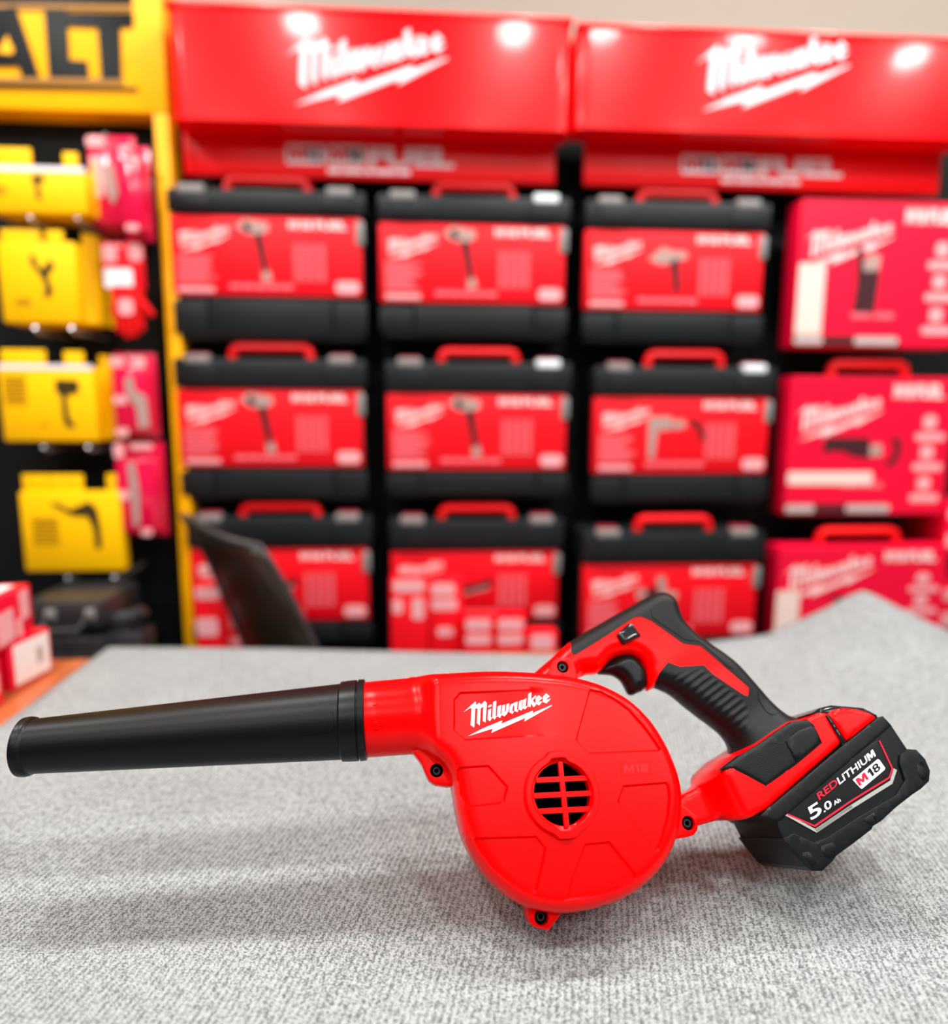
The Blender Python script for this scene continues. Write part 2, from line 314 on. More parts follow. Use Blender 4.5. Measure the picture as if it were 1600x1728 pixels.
def prints(lab, k, x0, x1, y0, y1, pic, yf, big=False):
    """everything printed on a label; x right, y down in face pixels from the label's centre top-left frame"""
    W = x1-x0; H = y1-y0; s = 0.62 if not big else 1.02
    bm = bmesh.new(); lx = x0+W*0.03; ly = y0+H*(0.30 if not big else 0.28); ls = (W*0.285/147.5)*(1.0 if not big else 1.85)
    for P in LOGO:
        bm.faces.new([bm.verts.new(((lx+(x-80)/10*ls)*k, yf-0.0011, -(ly+(y-410)/10*ls-(3 if not big else 0))*k)) for x, y in P])
    add('brand_print', finish(bm, 'brand_print'), mat('logo_print', (0.95, 0.66, 0.65), 0.6, 0.2), lab)
    bm = bmesh.new()
    text_bm(bm, 'M18', lambda u, v: Vector(((x0+W*(0.62+0.12*u))*k, yf-0.0011, -(y0+H*(0.15-0.10*v))*k)), 0.05)
    text_bm(bm, 'FUEL', lambda u, v: Vector(((x0+W*(0.755+0.17*u))*k, yf-0.0011, -(y0+H*(0.15-0.10*v))*k)), 0.05)
    add('range_print', finish(bm, 'range_print'), mat('logo_print', (0.95, 0.66, 0.65), 0.6, 0.2), lab)
    cx = x0+W*0.46 if not big else x0+W*0.42; cy = y0+H*0.52
    for j, m in ((0, M_TOOLG), (1, M_TOOLD)):
        for P in PICS[pic][j]: plate1('tool_picture', [(cx+a*(1 if not big else 0.95), cy+b) for a, b in P], yf-0.0014-0.0004*j, k, m, lab)
    bm = bmesh.new(); rnd = random.Random(int(abs(x0)*7+abs(y0)*13)+len(pic))
    if not big:
        for i in range(7):
            face_plate(bm, rr(x0+W*0.03, y0+H*(0.50+0.052*i), x0+W*(0.17+0.07*rnd.random()), y0+H*(0.534+0.052*i), 1), yf-0.001, k, 0, 0)
        for cxx in range(4):
            for i in range(9): face_plate(bm, rr(x0+W*(0.64+0.045*cxx), y0+H*(0.34+0.053*i), x0+W*(0.672+0.045*cxx), y0+H*(0.376+0.053*i), 1), yf-0.001, k, 0, 0)
        for i in range(5): face_plate(bm, rr(x0+W*(0.30+0.068*i), y0+H*0.85, x0+W*(0.36+0.068*i), y0+H*0.91, 1), yf-0.001, k, 0, 0)
        add('small_print', finish(bm, 'sp'), M_ROSE, lab)
        plate1('white_sticker', rr(x0+W*0.86, y0+H*0.80, x0+W*0.985, y0+H*0.955, 5), yf-0.001, k, M_PINK, lab)
        plate1('product_line', rr(x0+W*0.03, y0+H*0.90, x0+W*0.22, y0+H*0.96, 2), yf-0.001, k, M_PINK, lab)
    else:
        for i, yy in enumerate((0.40, 0.62, 0.85)):
            plate1('caption_print', rr(x0+W*0.78, y0+H*yy, x0+W*0.96, y0+H*(yy+0.055), 3), yf-0.001, k, M_PINK, lab)
            plate1('icon_print', rr(x0+W*0.82, y0+H*(yy-0.13), x0+W*0.90, y0+H*(yy-0.03), 5), yf-0.001, k, M_PINK, lab)
        for a_ in (0.34, 0.48): plate1('caption_print', rr(x0+W*a_, y0+H*0.76, x0+W*(a_+0.12), y0+H*0.80, 2), yf-0.001, k, M_ROSE, lab)
def handle_bm(w, h, r, y):
    bm = bmesh.new(); tube(bm, [(-w, y, -0.012), (-w, y, h*0.55), (-w*0.95, y, h*0.86), (-w*0.82, y, h), (w*0.82, y, h), (w*0.95, y, h*0.86), (w, y, h*0.55), (w, y, -0.012)], r, 10); return bm
YC = 1.47
def tool_case(lab, x0, x1, lid, l0, l1, bot, hx0, hx1, hy, pic, sticker=False, Y=YC, dep=0.125, hm=None):
    mx = (x0+x1)/2; o = atY(mx, lid, Y); k = kk(mx, (lid+bot)/2, Y)
    t = thing('tool_case', lab, 'tool case', (o[0], Y, o[2]), 'red labelled tool cases hanging in rows')
    hz = lambda yy: atY(mx, yy, Y)[2]-o[2]
    wx = (x1-x0)/2*k*1.0
    box('case_body', -wx+0.006, wx-0.006, 0.0, dep, hz(bot), -0.02, M_CASE, t, 0.010)
    lidz = hz(l0)+0.004
    bm = bmesh.new(); bx(bm, -wx, wx, -0.010, dep, lidz, 0, 0.008)
    for s in (-1, 1): bx(bm, s*wx*0.70-0.03, s*wx*0.70+0.03, -0.013, -0.004, lidz+0.006, -0.012, 0.003)
    add('lid', finish(bm, 'lid'), M_CASE, t)
    bm = bmesh.new()
    bx(bm, -wx*0.62, wx*0.62, -0.006, 0.004, hz(bot)+0.01, hz(l1)-0.006, 0.003)
    for s in (-1, 1): bx(bm, s*wx*0.82-0.035, s*wx*0.82+0.035, -0.004, 0.004, hz(bot)+0.014, hz(l1)-0.010, 0.003)
    add('front_ribs', finish(bm, 'ribs'), M_CASE, t)
    for s in (-1, 1):
        la = box('latch', s*wx*0.74-0.026, s*wx*0.74+0.026, -0.014, 0.010, -0.012, 0.005, M_GRY if not (sticker and s > 0) else M_STK, t, 0.003)
        if sticker and s > 0: la['label'] = 'white latch'
        box('clip_tab', s*wx*0.74-0.022, s*wx*0.74+0.022, 0.0, 0.02, 0.002, 0.010, mat('dull_red_latch', (0.30, 0.006, 0.02), 0.5), la, 0.002)
    add('handle', finish(handle_bm((hx1-hx0)/2*k-0.01, hz(hy)-0.012, 0.010, 0.012), 'handle'), REDC, t, label='red carrying handle')
    lb = bmesh.new(); bx(lb, -wx+0.003, wx-0.010, -0.004, 0.02, hz(l1), hz(l0), 0.003); la = add('label_sleeve', finish(lb, 'lab'), M_LAB, t, label='red printed sleeve')
    H = (hz(l0)-hz(l1))/k
    yy0 = -hz(l0)/k
    prints(la, k, -(wx-0.003)/k, (wx-0.010)/k, yy0, yy0+H, pic, -0.004)
    box('side_clip', wx-0.022, wx-0.004, -0.008, 0.0, hz(l0)-0.055, hz(l0)-0.006, M_GRY, t, 0.004)
    return t
G = 'red labelled tool case, '
tool_case('charcoal tool case with red sleeve, top row nearest the yellow post', 287, 613, 321, 366, 500, 576, 376, 524, 292, 'driver')
tool_case('charcoal tool case with red sleeve, white right latch, middle column of the top row', 640, 962, 332, 379, 512, 572, 730, 873, 303, 'driver', True)
tool_case('charcoal tool case with red sleeve, top row, beside the upright red carton', 988, 1303, 341, 391, 524, 580, 1070, 1212, 315, 'hammer')
tool_case('charcoal tool case with red sleeve, second row nearest the yellow post', 299, 614, 605, 658, 787, 846, 384, 527, 576, 'driver')
tool_case('charcoal tool case with red sleeve, white right latch, middle column of the second row', 653, 964, 611, 665, 792, 840, 739, 878, 584, 'driver', True)
tool_case('charcoal tool case showing a rotary hammer, second row beside the carton with a saw', 1003, 1312, 619, 671, 798, 850, 1091, 1229, 588, 'rotary', True)
tool_case('charcoal tool case with red sleeve, bottom row behind the dark curved panel', 320, 624, 871, 926, 1046, 1090, 408, 545, 848, 'long')
tool_case('charcoal tool case with red sleeve, bottom row behind the small red packs', 660, 950, 875, 930, 1045, 1088, 743, 874, 850, 'long')
tool_case('charcoal tool case with red sleeve and bright handle, bottom row behind the blower handle', 985, 1292, 896, 952, 1073, 1098, 1063, 1198, 868, 'grinder', Y=1.42, dep=0.175)

M_CART = mat('red_carton', (0.82, 0.001, 0.035), 0.38, 0.35)
def carton(lab, x0, x1, y0, y1, pic, Y=1.45, dep=0.06, handle=None, band=True, panel=None):
    mx = (x0+x1)/2; o = atY(mx, y1, Y); k = kk(mx, (y0+y1)/2, Y); h = atY(mx, y0, Y)[2]-o[2]; w = (x1-x0)/2*k
    t = thing('tool_carton', lab, 'carton', (o[0], Y, o[2]), 'red cardboard tool cartons at the right end')
    H = h/k
    cb = box('carton_body', -w, w, 0, dep, 0, h, M_CART, t, 0.003)
    if handle:
        hh = add('handle', finish(handle_bm(w*0.46, 0.03, 0.010, dep*0.5), 'handle'), REDC, t); hh.location.z = h
    sub = add('front_print', finish((lambda b: (bx(b, -w+0.002, w-0.002, -0.0006, 0.001, 0.002, h-0.002), b)[1])(bmesh.new()), 'fp'), M_CART, t)
    prints(sub, k, -w/k, w/k, -H, 0, pic, -0.0008, True)
    if panel:
        bm = bmesh.new(); face_plate(bm, rr(-w/k+panel[0], -H+panel[1], -w/k+panel[2], -H+panel[3]), -0.002, k, 0, 0)
        add('white_label', finish(bm, 'wl'), mat('cream_label', (0.80, 0.62, 0.55), 0.6), t)
    if band:
        bm = bmesh.new(); face_plate(bm, [(-w/k, -18), (w/k*0.30, -18), (w/k*0.30, -3), (-w/k, -3)], -0.0016, k, 0, 0); add('black_band', finish(bm, 'bb'), M_TOOLD, t)
        
        for r_ in (rr(-w/k+2, -17, -w/k+52, -4), rr(-w/k+108, -17, -w/k+185, -4)): plate1('band_print', r_, -0.0022, k, mat('grey_band_print', (0.5, 0.42, 0.40), 0.6), t)
    return t
carton('red cardboard carton with a trim router picture, top right', 1330, 1620, 338, 586, 'router', panel=(2, 102, 48, 218))
carton('red cardboard carton with a black saw picture, right of the second row', 1316, 1598, 636, 868, 'saw', handle=True, panel=(2, 158, 150, 180))
carton('red cardboard carton partly hidden by the raised carpet corner', 1298, 1592, 922, 1090, 'long', handle=True, band=False, panel=(0, 75, 40, 160), Y=1.42)
for lab, x0, x1, y0, y1 in (('small red box cut by the right edge, beside the saw carton', 1590, 1680, 850, 930), ('small red box with pale print at the far right behind the carpet', 1580, 1680, 985, 1062)):
    o = atY((x0+x1)/2, y1, 1.45); k = kk(1600, y1, 1.45); w = (x1-x0)/2*k
    t = thing('red_box', lab, 'box', (o[0], 1.45, o[2])); box('box_body', -w, w, 0, 0.15, 0, (y1-y0)*k, M_CART, t, 0.003)
    for r_ in (rr(-w/k+3, -(y1-y0)+6, w/k-4, -(y1-y0)+26), rr(-w/k+3, -30, -w/k+40, -6)): plate1('printed_patch', r_, -0.001, k, M_PINK, t)

# small packs in front of the bottom row, standing on the plinth
def pack(lab, x0, x1, y0, y1, patches, Y=1.32, dep=0.04, name='blister_pack'):
    mx = (x0+x1)/2; k = kk(mx, (y0+y1)/2, Y); top = atY(mx, y0, Y); z0 = 0.575
    t = thing(name, lab, 'pack', (top[0], Y, z0), 'small red packs in front of the bottom cases'); w = (x1-x0)/2*k; h = top[2]-z0
    box('pack_body', -w, w, 0, dep, 0, h, M_LAB, t, 0.006)
    for a, b, c, d in patches: plate1('printed_patch', rrp(a, b, c, d, Y, (t.location.x, 0, z0), k, 4), -0.001, k, M_PINK, t)
pack('red pack with two pale upright marks, left of the small pack cluster', 658, 722, 975, 1100, [(664,978,716,1000), (663,1010,680,1036), (695,1008,716,1046)])
pack('red pack with oval pale marks, second from left in the small pack cluster', 725, 782, 972, 1100, [(728,984,768,1006), (728,1010,772,1030), (738,1058,765,1074)], Y=1.33)
pack('small red pack with two pale bars, middle of the small pack cluster', 783, 833, 1040, 1110, [(786,1044,828,1064), (786,1070,828,1088)], Y=1.29)
pack('small red pack with two pale bars, right of the middle one in the cluster', 836, 888, 1038, 1110, [(840,1044,883,1064), (840,1070,883,1088)], Y=1.30)
pack('short red pack with pale front at the right end of the small pack cluster', 892, 942, 1066, 1112, [(896,1070,934,1096)], Y=1.28)
pack('red pack with a white square label beside the yellow post', 326, 374, 985, 1100, [(330,990,370,1012), (332,1042,368,1074)], Y=1.34)
pack('red pack with pale patches between the white-square pack and the curved panel', 377, 420, 1020, 1100, [(380,1030,408,1060), (384,1075,412,1090)], Y=1.39)

# ================================================================== goods on the yellow stand
M_YB = mat('yellow_box_card', (1.0, 0.56, 0.0), 0.45, 0.2); M_YD = mat('ochre_print', (0.42, 0.22, 0.0), 0.6, 0.2)
M_HOOK = mat('grey_steel_hook', (0.35, 0.34, 0.34), 0.35, 0.5, metal=0.7)
YG = 1.40
def yellow_box(lab, fr, flaps, side, pic, extra=(), white=False, dep=0.095):
    x0, y0, x1, y1 = fr; Y = YG; mx = (x0+x1)/2; k = kk(mx, (y0+y1)/2, Y); o = atY(mx, y1, Y); o[0] = atY(mx, (y0+y1)/2, Y)[0]
    t = thing('yellow_tool_box', lab, 'box', (o[0], Y, o[2]), 'yellow boxes hanging on the yellow stand'); w = (x1-x0)/2*k; h = (y1-y0)*k
    box('box_body', -w, w, 0, dep, 0, h, M_YB, t, 0.004)
    for a, b, c, d in flaps: box('hang_flap', (a-mx)*k, (c-mx)*k, 0.01, 0.016, h-0.004, (y1-b)*k, M_YB, t, 0.002)
    sx = side-x1
    if dep > 0.05: bm = bmesh.new(); prism_bm(bm, [(w, 0.03), (w, 0.09), (w+sx*k, 0.10), (w+sx*k, 0.05)], 0.004, h+0.025, 'xy'); add('side_panel', finish(bm, 'side'), M_YB, t)
    bm = bmesh.new()
    for P in pic: face_plate(bm, [((atY(x, y, Y)[0]-o[0])/k, (o[2]-atY(x, y, Y)[2])/k) for x, y in P], -0.001, k, 0, 0)
    add('tool_picture', finish(bm, 'pic'), mat('dark_olive_print', (0.05, 0.03, 0.005), 0.6, 0.2), t)
    if extra:
        for a, b, c, d in extra:
            bm = bmesh.new(); n = max(1, int((d-b)/7))
            for i in range(n): face_plate(bm, rr(a-mx, b-y1+i*7, c-mx, b-y1+i*7+4, 1), -0.001, k, 0, 0)
            add('small_print', finish(bm, 'sp'), M_YD, t)
    if white:
        box('white_edge', -w, w, -0.001, 0.004, h-0.006, h+0.004, WHT, t)
    for f in (0.45, 0.92):
        bm = bmesh.new(); xx = -w+2*w*f; tube(bm, [(xx, YD+0.035-Y, -0.014), (xx, 0.0, -0.018), (xx, -0.012, -0.010)], 0.004, 8)
        add('peg_hook', finish(bm, 'hook'), M_HOOK, t)
    return t
def gun(cx, cy, s=1.0, f=1):
    return [[(cx+a*s*f, cy+b*s) for a, b in P] for P in ([(-12,-28),(14,-24),(18,-12),(2,-10),(6,20),(12,30),(-2,32),(-6,0),(-14,-14)],)]
yellow_box('wide yellow box with a white top edge, uppermost on the yellow stand', (-20, 288, 143, 360), [(-5,253,52,292), (104,258,128,292)], 157, gun(64, 314, 0.7), [(-6,318,12,336)], True)
yellow_box('tall yellow box with a dark tool picture, second from top on the yellow stand', (2, 412, 128, 545), [(5,392,69,416), (78,392,106,416)], 146, [[(50,432),(58,430),(60,440),(70,455),(86,438),(92,450),(80,466),(90,490),(84,502),(74,500),(78,484),(68,464),(52,444)]], [(26,505,50,522)])
yellow_box('yellow box showing a cordless drill, third from top on the yellow stand', (4, 620, 158, 745), [(6,592,78,624), (108,594,140,624)], 172, [[(94,640),(132,642),(134,662),(112,668),(116,700),(128,722),(112,720),(106,700),(104,668),(94,660)]], [(12,636,48,690), (66,714,78,722)], True)
yellow_box('yellow box with a large angled tool picture, lowest on the yellow stand', (40, 828, 203, 964), [(43,800,141,832), (180,799,196,832)], 205, [[(84,850),(96,848),(118,860),(150,846),(164,858),(170,890),(172,924),(162,926),(158,892),(148,872),(120,870),(100,858)]], [(58,872,100,924)], dep=0.03)
M_CLAM = mat('clear_red_blister', (0.72, 0.002, 0.055), 0.2, 0.5, coat=0.4)
def blister(lab, x0, x1, y0, y1, marks, darks=(), Y=1.42, rx=0, name='blister_card'):
    mx = (x0+x1)/2; k = kk(mx, (y0+y1)/2, Y); o = atY(mx, y1, Y); o[0] = atY(mx, (y0+y1)/2, Y)[0]; t = thing(name, lab, 'blister pack', (o[0], Y, o[2]), 'red carded goods hanging beside the yellow post'); w = (x1-x0)/2*k; h = (y1-y0)*k
    cd = box('backing_card', -w, w, 0.02, 0.024, 0, h, M_CLAM, t, 0.001)
    box('bubble', -w*0.86, w*0.9, -0.014, 0.021, h*0.05, h*0.84, M_CLAM, t, 0.010)
    for a, b, c, d in marks: plate1('printed_patch', rrp(a, b, c, d, Y, o, k), -0.0155, k, M_PINK, t)
    if darks:
        bm = bmesh.new()
        for P in darks: face_plate(bm, [((atY(a, b, Y)[0]-o[0])/k, (o[2]-atY(a, b, Y)[2])/k) for a, b in P], -0.0165, k, 0, 0)
        add('packed_tool', finish(bm, 'pt'), M_TOOLG, t)
    bm = bmesh.new(); tube(bm, [(0, YD+0.035-Y, h*0.95), (0, 0.0, h*0.93), (0, -0.01, h*0.95)], 0.003, 8); add('peg_hook', finish(bm, 'hook'), M_HOOK, t)
blister('red blister card with a pale tool, topmost card beside the yellow post', 150, 224, 232, 392, [(152,236,182,252), (160,270,180,335)], [[(176,290),(196,280),(206,330),(198,350),(186,330)]], Y=1.45)
blister('dark red blister card overlapping the topmost one', 204, 248, 250, 402, [(206,252,224,262), (220,270,242,280), (218,382,240,392)], Y=1.40)
blister('red blister card with white patch and grey tool, below the red gloves', 190, 258, 597, 738, [(193,603,214,620), (228,604,250,622), (198,668,220,682), (202,722,222,736)], [[(216,640),(228,632),(234,660),(252,668),(258,720),(240,722),(236,690),(218,662)]])
blister('long red blister card with a grey multitool, lowest beside the yellow post', 196, 272, 745, 906, [(198,748,214,772), (226,748,262,758), (202,826,224,842), (244,890,262,902)], [[(220,780),(232,776),(240,820),(242,880),(232,888),(226,830)]])
# gloves on their card
Y = 1.42; k = kk(217, 500, Y); o = atY(217, 575, Y)
t = thing('work_gloves', 'pair of red work gloves on a pale printed hanging card', 'gloves', (o[0], Y, o[2]))
G0 = lambda x, y: ((x-217)*k, (575-y)*k)
bm = bmesh.new(); bx(bm, -34*k, 33*k, 0.0, 0.006, 85*k, 160*k, 0.002); add('card', finish(bm, 'card'), M_LAB, t)
for r_, m_ in ((rr(-32, -118, 14, -86, 3), WHT), (rr(-32, -156, -10, -128, 3), M_PINK), (rr(10, -158, 32, -130, 5), M_PINK)): plate1('printed_patch', r_, -0.001, k, m_, t)
M_GLV = mat('red_knit_glove', (0.72, 0.002, 0.004), 0.8, 0.2, bump=0.5, bscale=400)
for dy, fl in ((0.0, 1), (0.014, -1)):
    bm = bmesh.new()
    bx(bm, -22*k, 26*k, dy-0.006, dy+0.008, 34*k, 90*k, 0.006)
    for i, (a, ln) in enumerate(((-16, 22), (-4, 30), (8, 28), (19, 20))): tube(bm, [((a+2*fl)*k, dy+0.001, 40*k), ((a+3*fl)*k, dy+0.001, 20*k), ((a+4*fl)*k, dy+0.001, (36-ln)*k)], [0.0075, 0.007, 0.005], 10)
    tube(bm, [(20*k, dy, 70*k), (34*k, dy, 52*k), (44*k, dy, 42*k)] if fl > 0 else [(-16*k, dy, 70*k), (-24*k, dy, 56*k), (-28*k, dy, 46*k)], [0.009, 0.008, 0.005], 10)
    add('glove', finish(bm, 'glove'), M_GLV, t)
bm = bmesh.new(); face_plate(bm, rr(-10, -68, 14, -42, 4), -0.0075, k, 0, 0); add('cuff_mark', finish(bm, 'cm'), M_PINK, t)
bm = bmesh.new(); tube(bm, [(0, YD+0.035-Y, 150*k), (0, 0.0, 149*k), (0, -0.01, 152*k)], 0.003, 8); add('peg_hook', finish(bm, 'hook'), M_HOOK, t)

# black cases low behind the table on the left
box('low_shelf', -1.7, xs-0.05, 1.20, 1.46, 0.0, 0.56, M_BLKB, None, 0.004, label='low black shelf below the yellow stand holding dark cases', category='shelf')
M_DK = mat('dark_case_plastic', (0.022, 0.023, 0.025), 0.33, 0.5)
Y = 1.24; k = Y/F; o = atY(140, 1112, Y); zb = 0.56
t = thing('black_hard_case', 'black hard case with a recessed handle behind the table, left of the yellow post', 'hard case', (o[0], Y, zb)); hz = lambda yy: atY(140, yy, Y)[2]-zb
box('case_bottom', -0.115, 0.035, 0, 0.18, 0, hz(1078), M_DK, t, 0.008); box('case_lid', -0.115, 0.035, 0.01, 0.18, hz(1068), hz(1018), M_DK, t, 0.012)
box('hinge_gap', -0.105, 0.028, 0.02, 0.17, hz(1080), hz(1066), VOID, t)
bm = bmesh.new(); tube(bm, [(-0.055, 0.015, hz(1040)), (-0.055, -0.02, hz(1044)), (-0.05, -0.03, hz(1056)), (0.012, -0.03, hz(1056)), (0.017, -0.02, hz(1044)), (0.017, 0.015, hz(1040))], 0.006, 10); add('handle', finish(bm, 'h'), M_DK, t)
for xx in (-0.055, 0.017): box('latch', xx-0.008, xx+0.008, -0.002, 0.012, hz(1048), hz(1030), M_GRY, t, 0.002)
o = atY(208, 1100, 1.30)
t = thing('black_rail_tool', 'dark grey tool body lying on its case near the yellow post, behind the table', 'power tool', (o[0], 1.30, zb)); hz2 = lambda yy: atY(208, yy, 1.30)[2]-zb
bm = bmesh.new(); tube(bm, [(-0.035, 0, hz2(1045)), (0.0, 0, hz2(1046)), (0.03, 0, hz2(1040)), (0.045, 0, hz2(1030))], [0.014, 0.018, 0.016, 0.012], 14); add('tool_barrel', finish(bm, 'b'), M_DK, t)
box('tool_base', -0.035, 0.05, -0.03, 0.04, 0, hz2(1062), M_DK, t, 0.01)
box('tool_grip', -0.02, 0.02, -0.015, 0.02, hz2(1066), hz2(1045), M_DK, t, 0.006)

# curved translucent panel behind the table
M_VIS = mat('smoky_brown_sheet', (0.020, 0.014, 0.008), 0.22, 0.5, alpha=0.90); M_RIM = mat('dark_sheet_rim', (0.030, 0.031, 0.030), 0.35, 0.5)
t = thing('curved_panel', 'tall curved smoky dark panel with a paler rim, rising behind the table', 'panel', tuple(atY(480, 1100, 1.27)*[1, 1, 0]+np.array([0, 0, 0.577]))); off = np.array(t.location)
Lf = [(308,868),(330,903),(350,940),(368,980),(385,1020),(402,1060),(418,1100),(452,1180),(480,1250)]; Rg = [(438,922),(458,950),(478,984),(495,1015),(510,1046),(524,1074),(536,1100),(560,1170),(580,1250)]
rowsv = []
for (a, b), (c, d) in zip(Lf, Rg):
    r = []
    for i in range(13):
        s = i/12; Yy = 1.34-0.10*math.sin(s*math.pi*0.55)
        bow = 10*math.sin(s*math.pi)*(1 if b < 900 else max(0, 1-(b-868)/120))
        p = atY(a+(c-a)*s, b+(d-b)*s+bow, Yy); r.append(Vector(p-off))
    rowsv.append(r)
for r in rowsv:
    for v in r: v.z = max(v.z, 0.009)
bm = bmesh.new(); V = [[bm.verts.new(v) for v in r] for r in rowsv]
for i in range(len(V)-1):
    for j in range(12): bm.faces.new((V[i][j], V[i][j+1], V[i+1][j+1], V[i+1][j]))
o = add('panel_sheet', finish(bm, 'sheet', 80), M_VIS, t); md = o.modifiers.new('s', 'SOLIDIFY'); md.thickness = 0.004
bm = bmesh.new(); tube(bm, [r[0] for r in rowsv[::-1]]+[v for v in rowsv[0][1:]]+[r[12] for r in rowsv[1:]], 0.0065, 10); add('rim', finish(bm, 'rim', 80), M_RIM, t)

# ================================================================== table and carpet
m = mat('orange_wood', (0.62, 0.16, 0.045), 0.28, 0.5); nt = m.node_tree; b = nt.nodes['Principled BSDF']
tc = nt.nodes.new('ShaderNodeTexCoord'); mp = nt.nodes.new('ShaderNodeMapping'); mp.inputs['Scale'].default_value = (22, 2.2, 8)
nz = nt.nodes.new('ShaderNodeTexNoise'); nz.inputs['Scale'].default_value = 2.2; nz.inputs['Detail'].default_value = 6
cr = nt.nodes.new('ShaderNodeValToRGB'); cr.color_ramp.elements[0].position = 0.3; cr.color_ramp.elements[0].color = (0.36, 0.075, 0.02, 1); cr.color_ramp.elements[1].position = 0.7; cr.color_ramp.elements[1].color = (0.72, 0.21, 0.07, 1)
nt.links.new(tc.outputs['Object'], mp.inputs['Vector']); nt.links.new(mp.outputs[0], nz.inputs['Vector']); nt.links.new(nz.outputs['Fac'], cr.inputs[0]); nt.links.new(cr.outputs[0], b.inputs['Base Color'])
t = thing('display_table', 'orange wooden table under the grey carpet', 'table', (0.1, 0.55, 0))
box('tabletop', -1.6, 1.4, -0.5, 0.56, TZ-0.04, TZ, m, t, 0.004)
for sx in (-1.5, 1.3):
    for sy in (-0.42, 0.5): box('leg', sx-0.03, sx+0.03, sy-0.03, sy+0.03, 0, TZ-0.04, m, t, 0.003)

CZ = CAMZ-0.4005                                                # carpet surface
edge = [(-2000, 1092), (180, 1092), (480, 1095), (935, 1104), (1120, 1096), (1200, 1086), (1290, 1072), (1350, 1046), (1400, 1022), (1435, 1002), (1458, 995), (1480, 1004), (1530, 1030), (1600, 1064), (1680, 1096), (1760, 1100), (4000, 1100)]
BK = []                                                        # back edge: (x, y, rise above the table)
for px, py in edge:
    if px < 1195: p = atZ(px, py, CZ); BK.append((p[0], p[1], 0.0))
    elif px < 1700:
        p = atY(px, py, 1.115); BK.append((p[0], p[1], max(0.0, p[2]-CZ)))
BK.append((4.0, 1.115, 0.0))
def back_y(x):
    for (a, b, c), (d, e, f) in zip(BK, BK[1:]):
        if a <= x <= d: t = (x-a)/(d-a); return b+(e-b)*t, c+(f-c)*t
XA, XB = -0.562, 1.20
bm = bmesh.new(); NX, NY = 200, 120; grid = []
bump_c = None
def zc(x, y, rise):
    f = max(0.0, min(1.0, (y-0.78)/0.36)); f = f*f*(3-2*f)
    z = CZ + rise*f + 0.0016*math.sin(x*7+1)*math.sin(y*9)*min(1, abs(y-0.5)*4)
    g = math.exp(-(((x-0.29)/0.10)**2+((y-0.50)/0.10)**2)); return z + 0.009*g*max(0, min(1, (x-0.14)/0.1))
for i in range(NX+1):
    x = XA+(XB-XA)*i/NX; Yb, rise = back_y(x)
    col = []
    for j in range(NY+1):
        y = 0.03+(Yb-0.03)*j/NY; xe = x
        if i == 0: xe = x
        col.append(bm.verts.new((xe, y, zc(x, y, rise))))
    grid.append(col)
for i in range(NX):
    for j in range(NY): bm.faces.new((grid[i][j], grid[i+1][j], grid[i+1][j+1], grid[i][j+1]))
carp = add('carpet_sheet', finish(bm, 'carpet', 180), None, None, label='grey ribbed carpet sheet spread over the table, far right corner raised', category='carpet')
md = carp.modifiers.new('s', 'SOLIDIFY'); md.thickness = 0.006; md.offset = -1
m = bpy.data.materials.new('grey_ribbed_carpet'); m.use_nodes = True; nt = m.node_tree; b = nt.nodes['Principled BSDF']
carp.data.materials.append(m); b.inputs['Roughness'].default_value = 0.95; b.inputs['Specular IOR Level'].default_value = 0.1
tc = nt.nodes.new('ShaderNodeTexCoord'); mp = nt.nodes.new('ShaderNodeMapping'); mp.inputs['Rotation'].default_value = (0, 0, math.radians(14)); nt.links.new(tc.outputs['Object'], mp.inputs['Vector'])
wv = nt.nodes.new('ShaderNodeTexWave'); wv.wave_type = 'BANDS'; wv.bands_direction = 'X'; wv.inputs['Scale'].default_value = 62; wv.inputs['Distortion'].default_value = 1.2; wv.inputs['Detail'].default_value = 2; wv.inputs['Detail Scale'].default_value = 3.0
nt.links.new(mp.outputs[0], wv.inputs['Vector'])
n1 = nt.nodes.new('ShaderNodeTexNoise'); n1.inputs['Scale'].default_value = 720; n1.inputs['Detail'].default_value = 3; nt.links.new(tc.outputs['Object'], n1.inputs['Vector'])
n3 = nt.nodes.new('ShaderNodeTexNoise'); n3.inputs['Scale'].default_value = 9; n3.inputs['Detail'].default_value = 4; nt.links.new(tc.outputs['Object'], n3.inputs['Vector'])
n4 = nt.nodes.new('ShaderNodeTexNoise'); n4.inputs['Scale'].default_value = 170; n4.inputs['Detail'].default_value = 2; nt.links.new(tc.outputs['Object'], n4.inputs['Vector'])
def mth(op, a, b_, c=None):
    n = nt.nodes.new('ShaderNodeMath'); n.operation = op
    for i, v in enumerate((a, b_, c)):
        if v is None: continue
        if isinstance(v, (int, float)): n.inputs[i].default_value = v
        else: nt.links.new(v, n.inputs[i])
    return n.outputs[0]
s1 = mth('MULTIPLY_ADD', n1.outputs['Fac'], 1.5, mth('MULTIPLY', wv.outputs['Fac'], 0.16))
s2 = mth('MULTIPLY_ADD', n3.outputs['Fac'], 0.12, s1); s2 = mth('MULTIPLY_ADD', n4.outputs['Fac'], 0.5, s2)
cr = nt.nodes.new('ShaderNodeValToRGB'); cr.color_ramp.elements[0].position = 0.72; cr.color_ramp.elements[0].color = (0.10, 0.106, 0.108, 1)
cr.color_ramp.elements[1].position = 1.5/1.0 if False else 1.0; cr.color_ramp.elements[1].color = (0.375, 0.40, 0.398, 1)
sc_ = mth('MULTIPLY_ADD', s2, 0.80, -0.02); e = cr.color_ramp.elements.new(0.86); e.color = (0.23, 0.245, 0.243, 1)
nt.links.new(sc_, cr.inputs[0]); nt.links.new(cr.outputs[0], b.inputs['Base Color'])
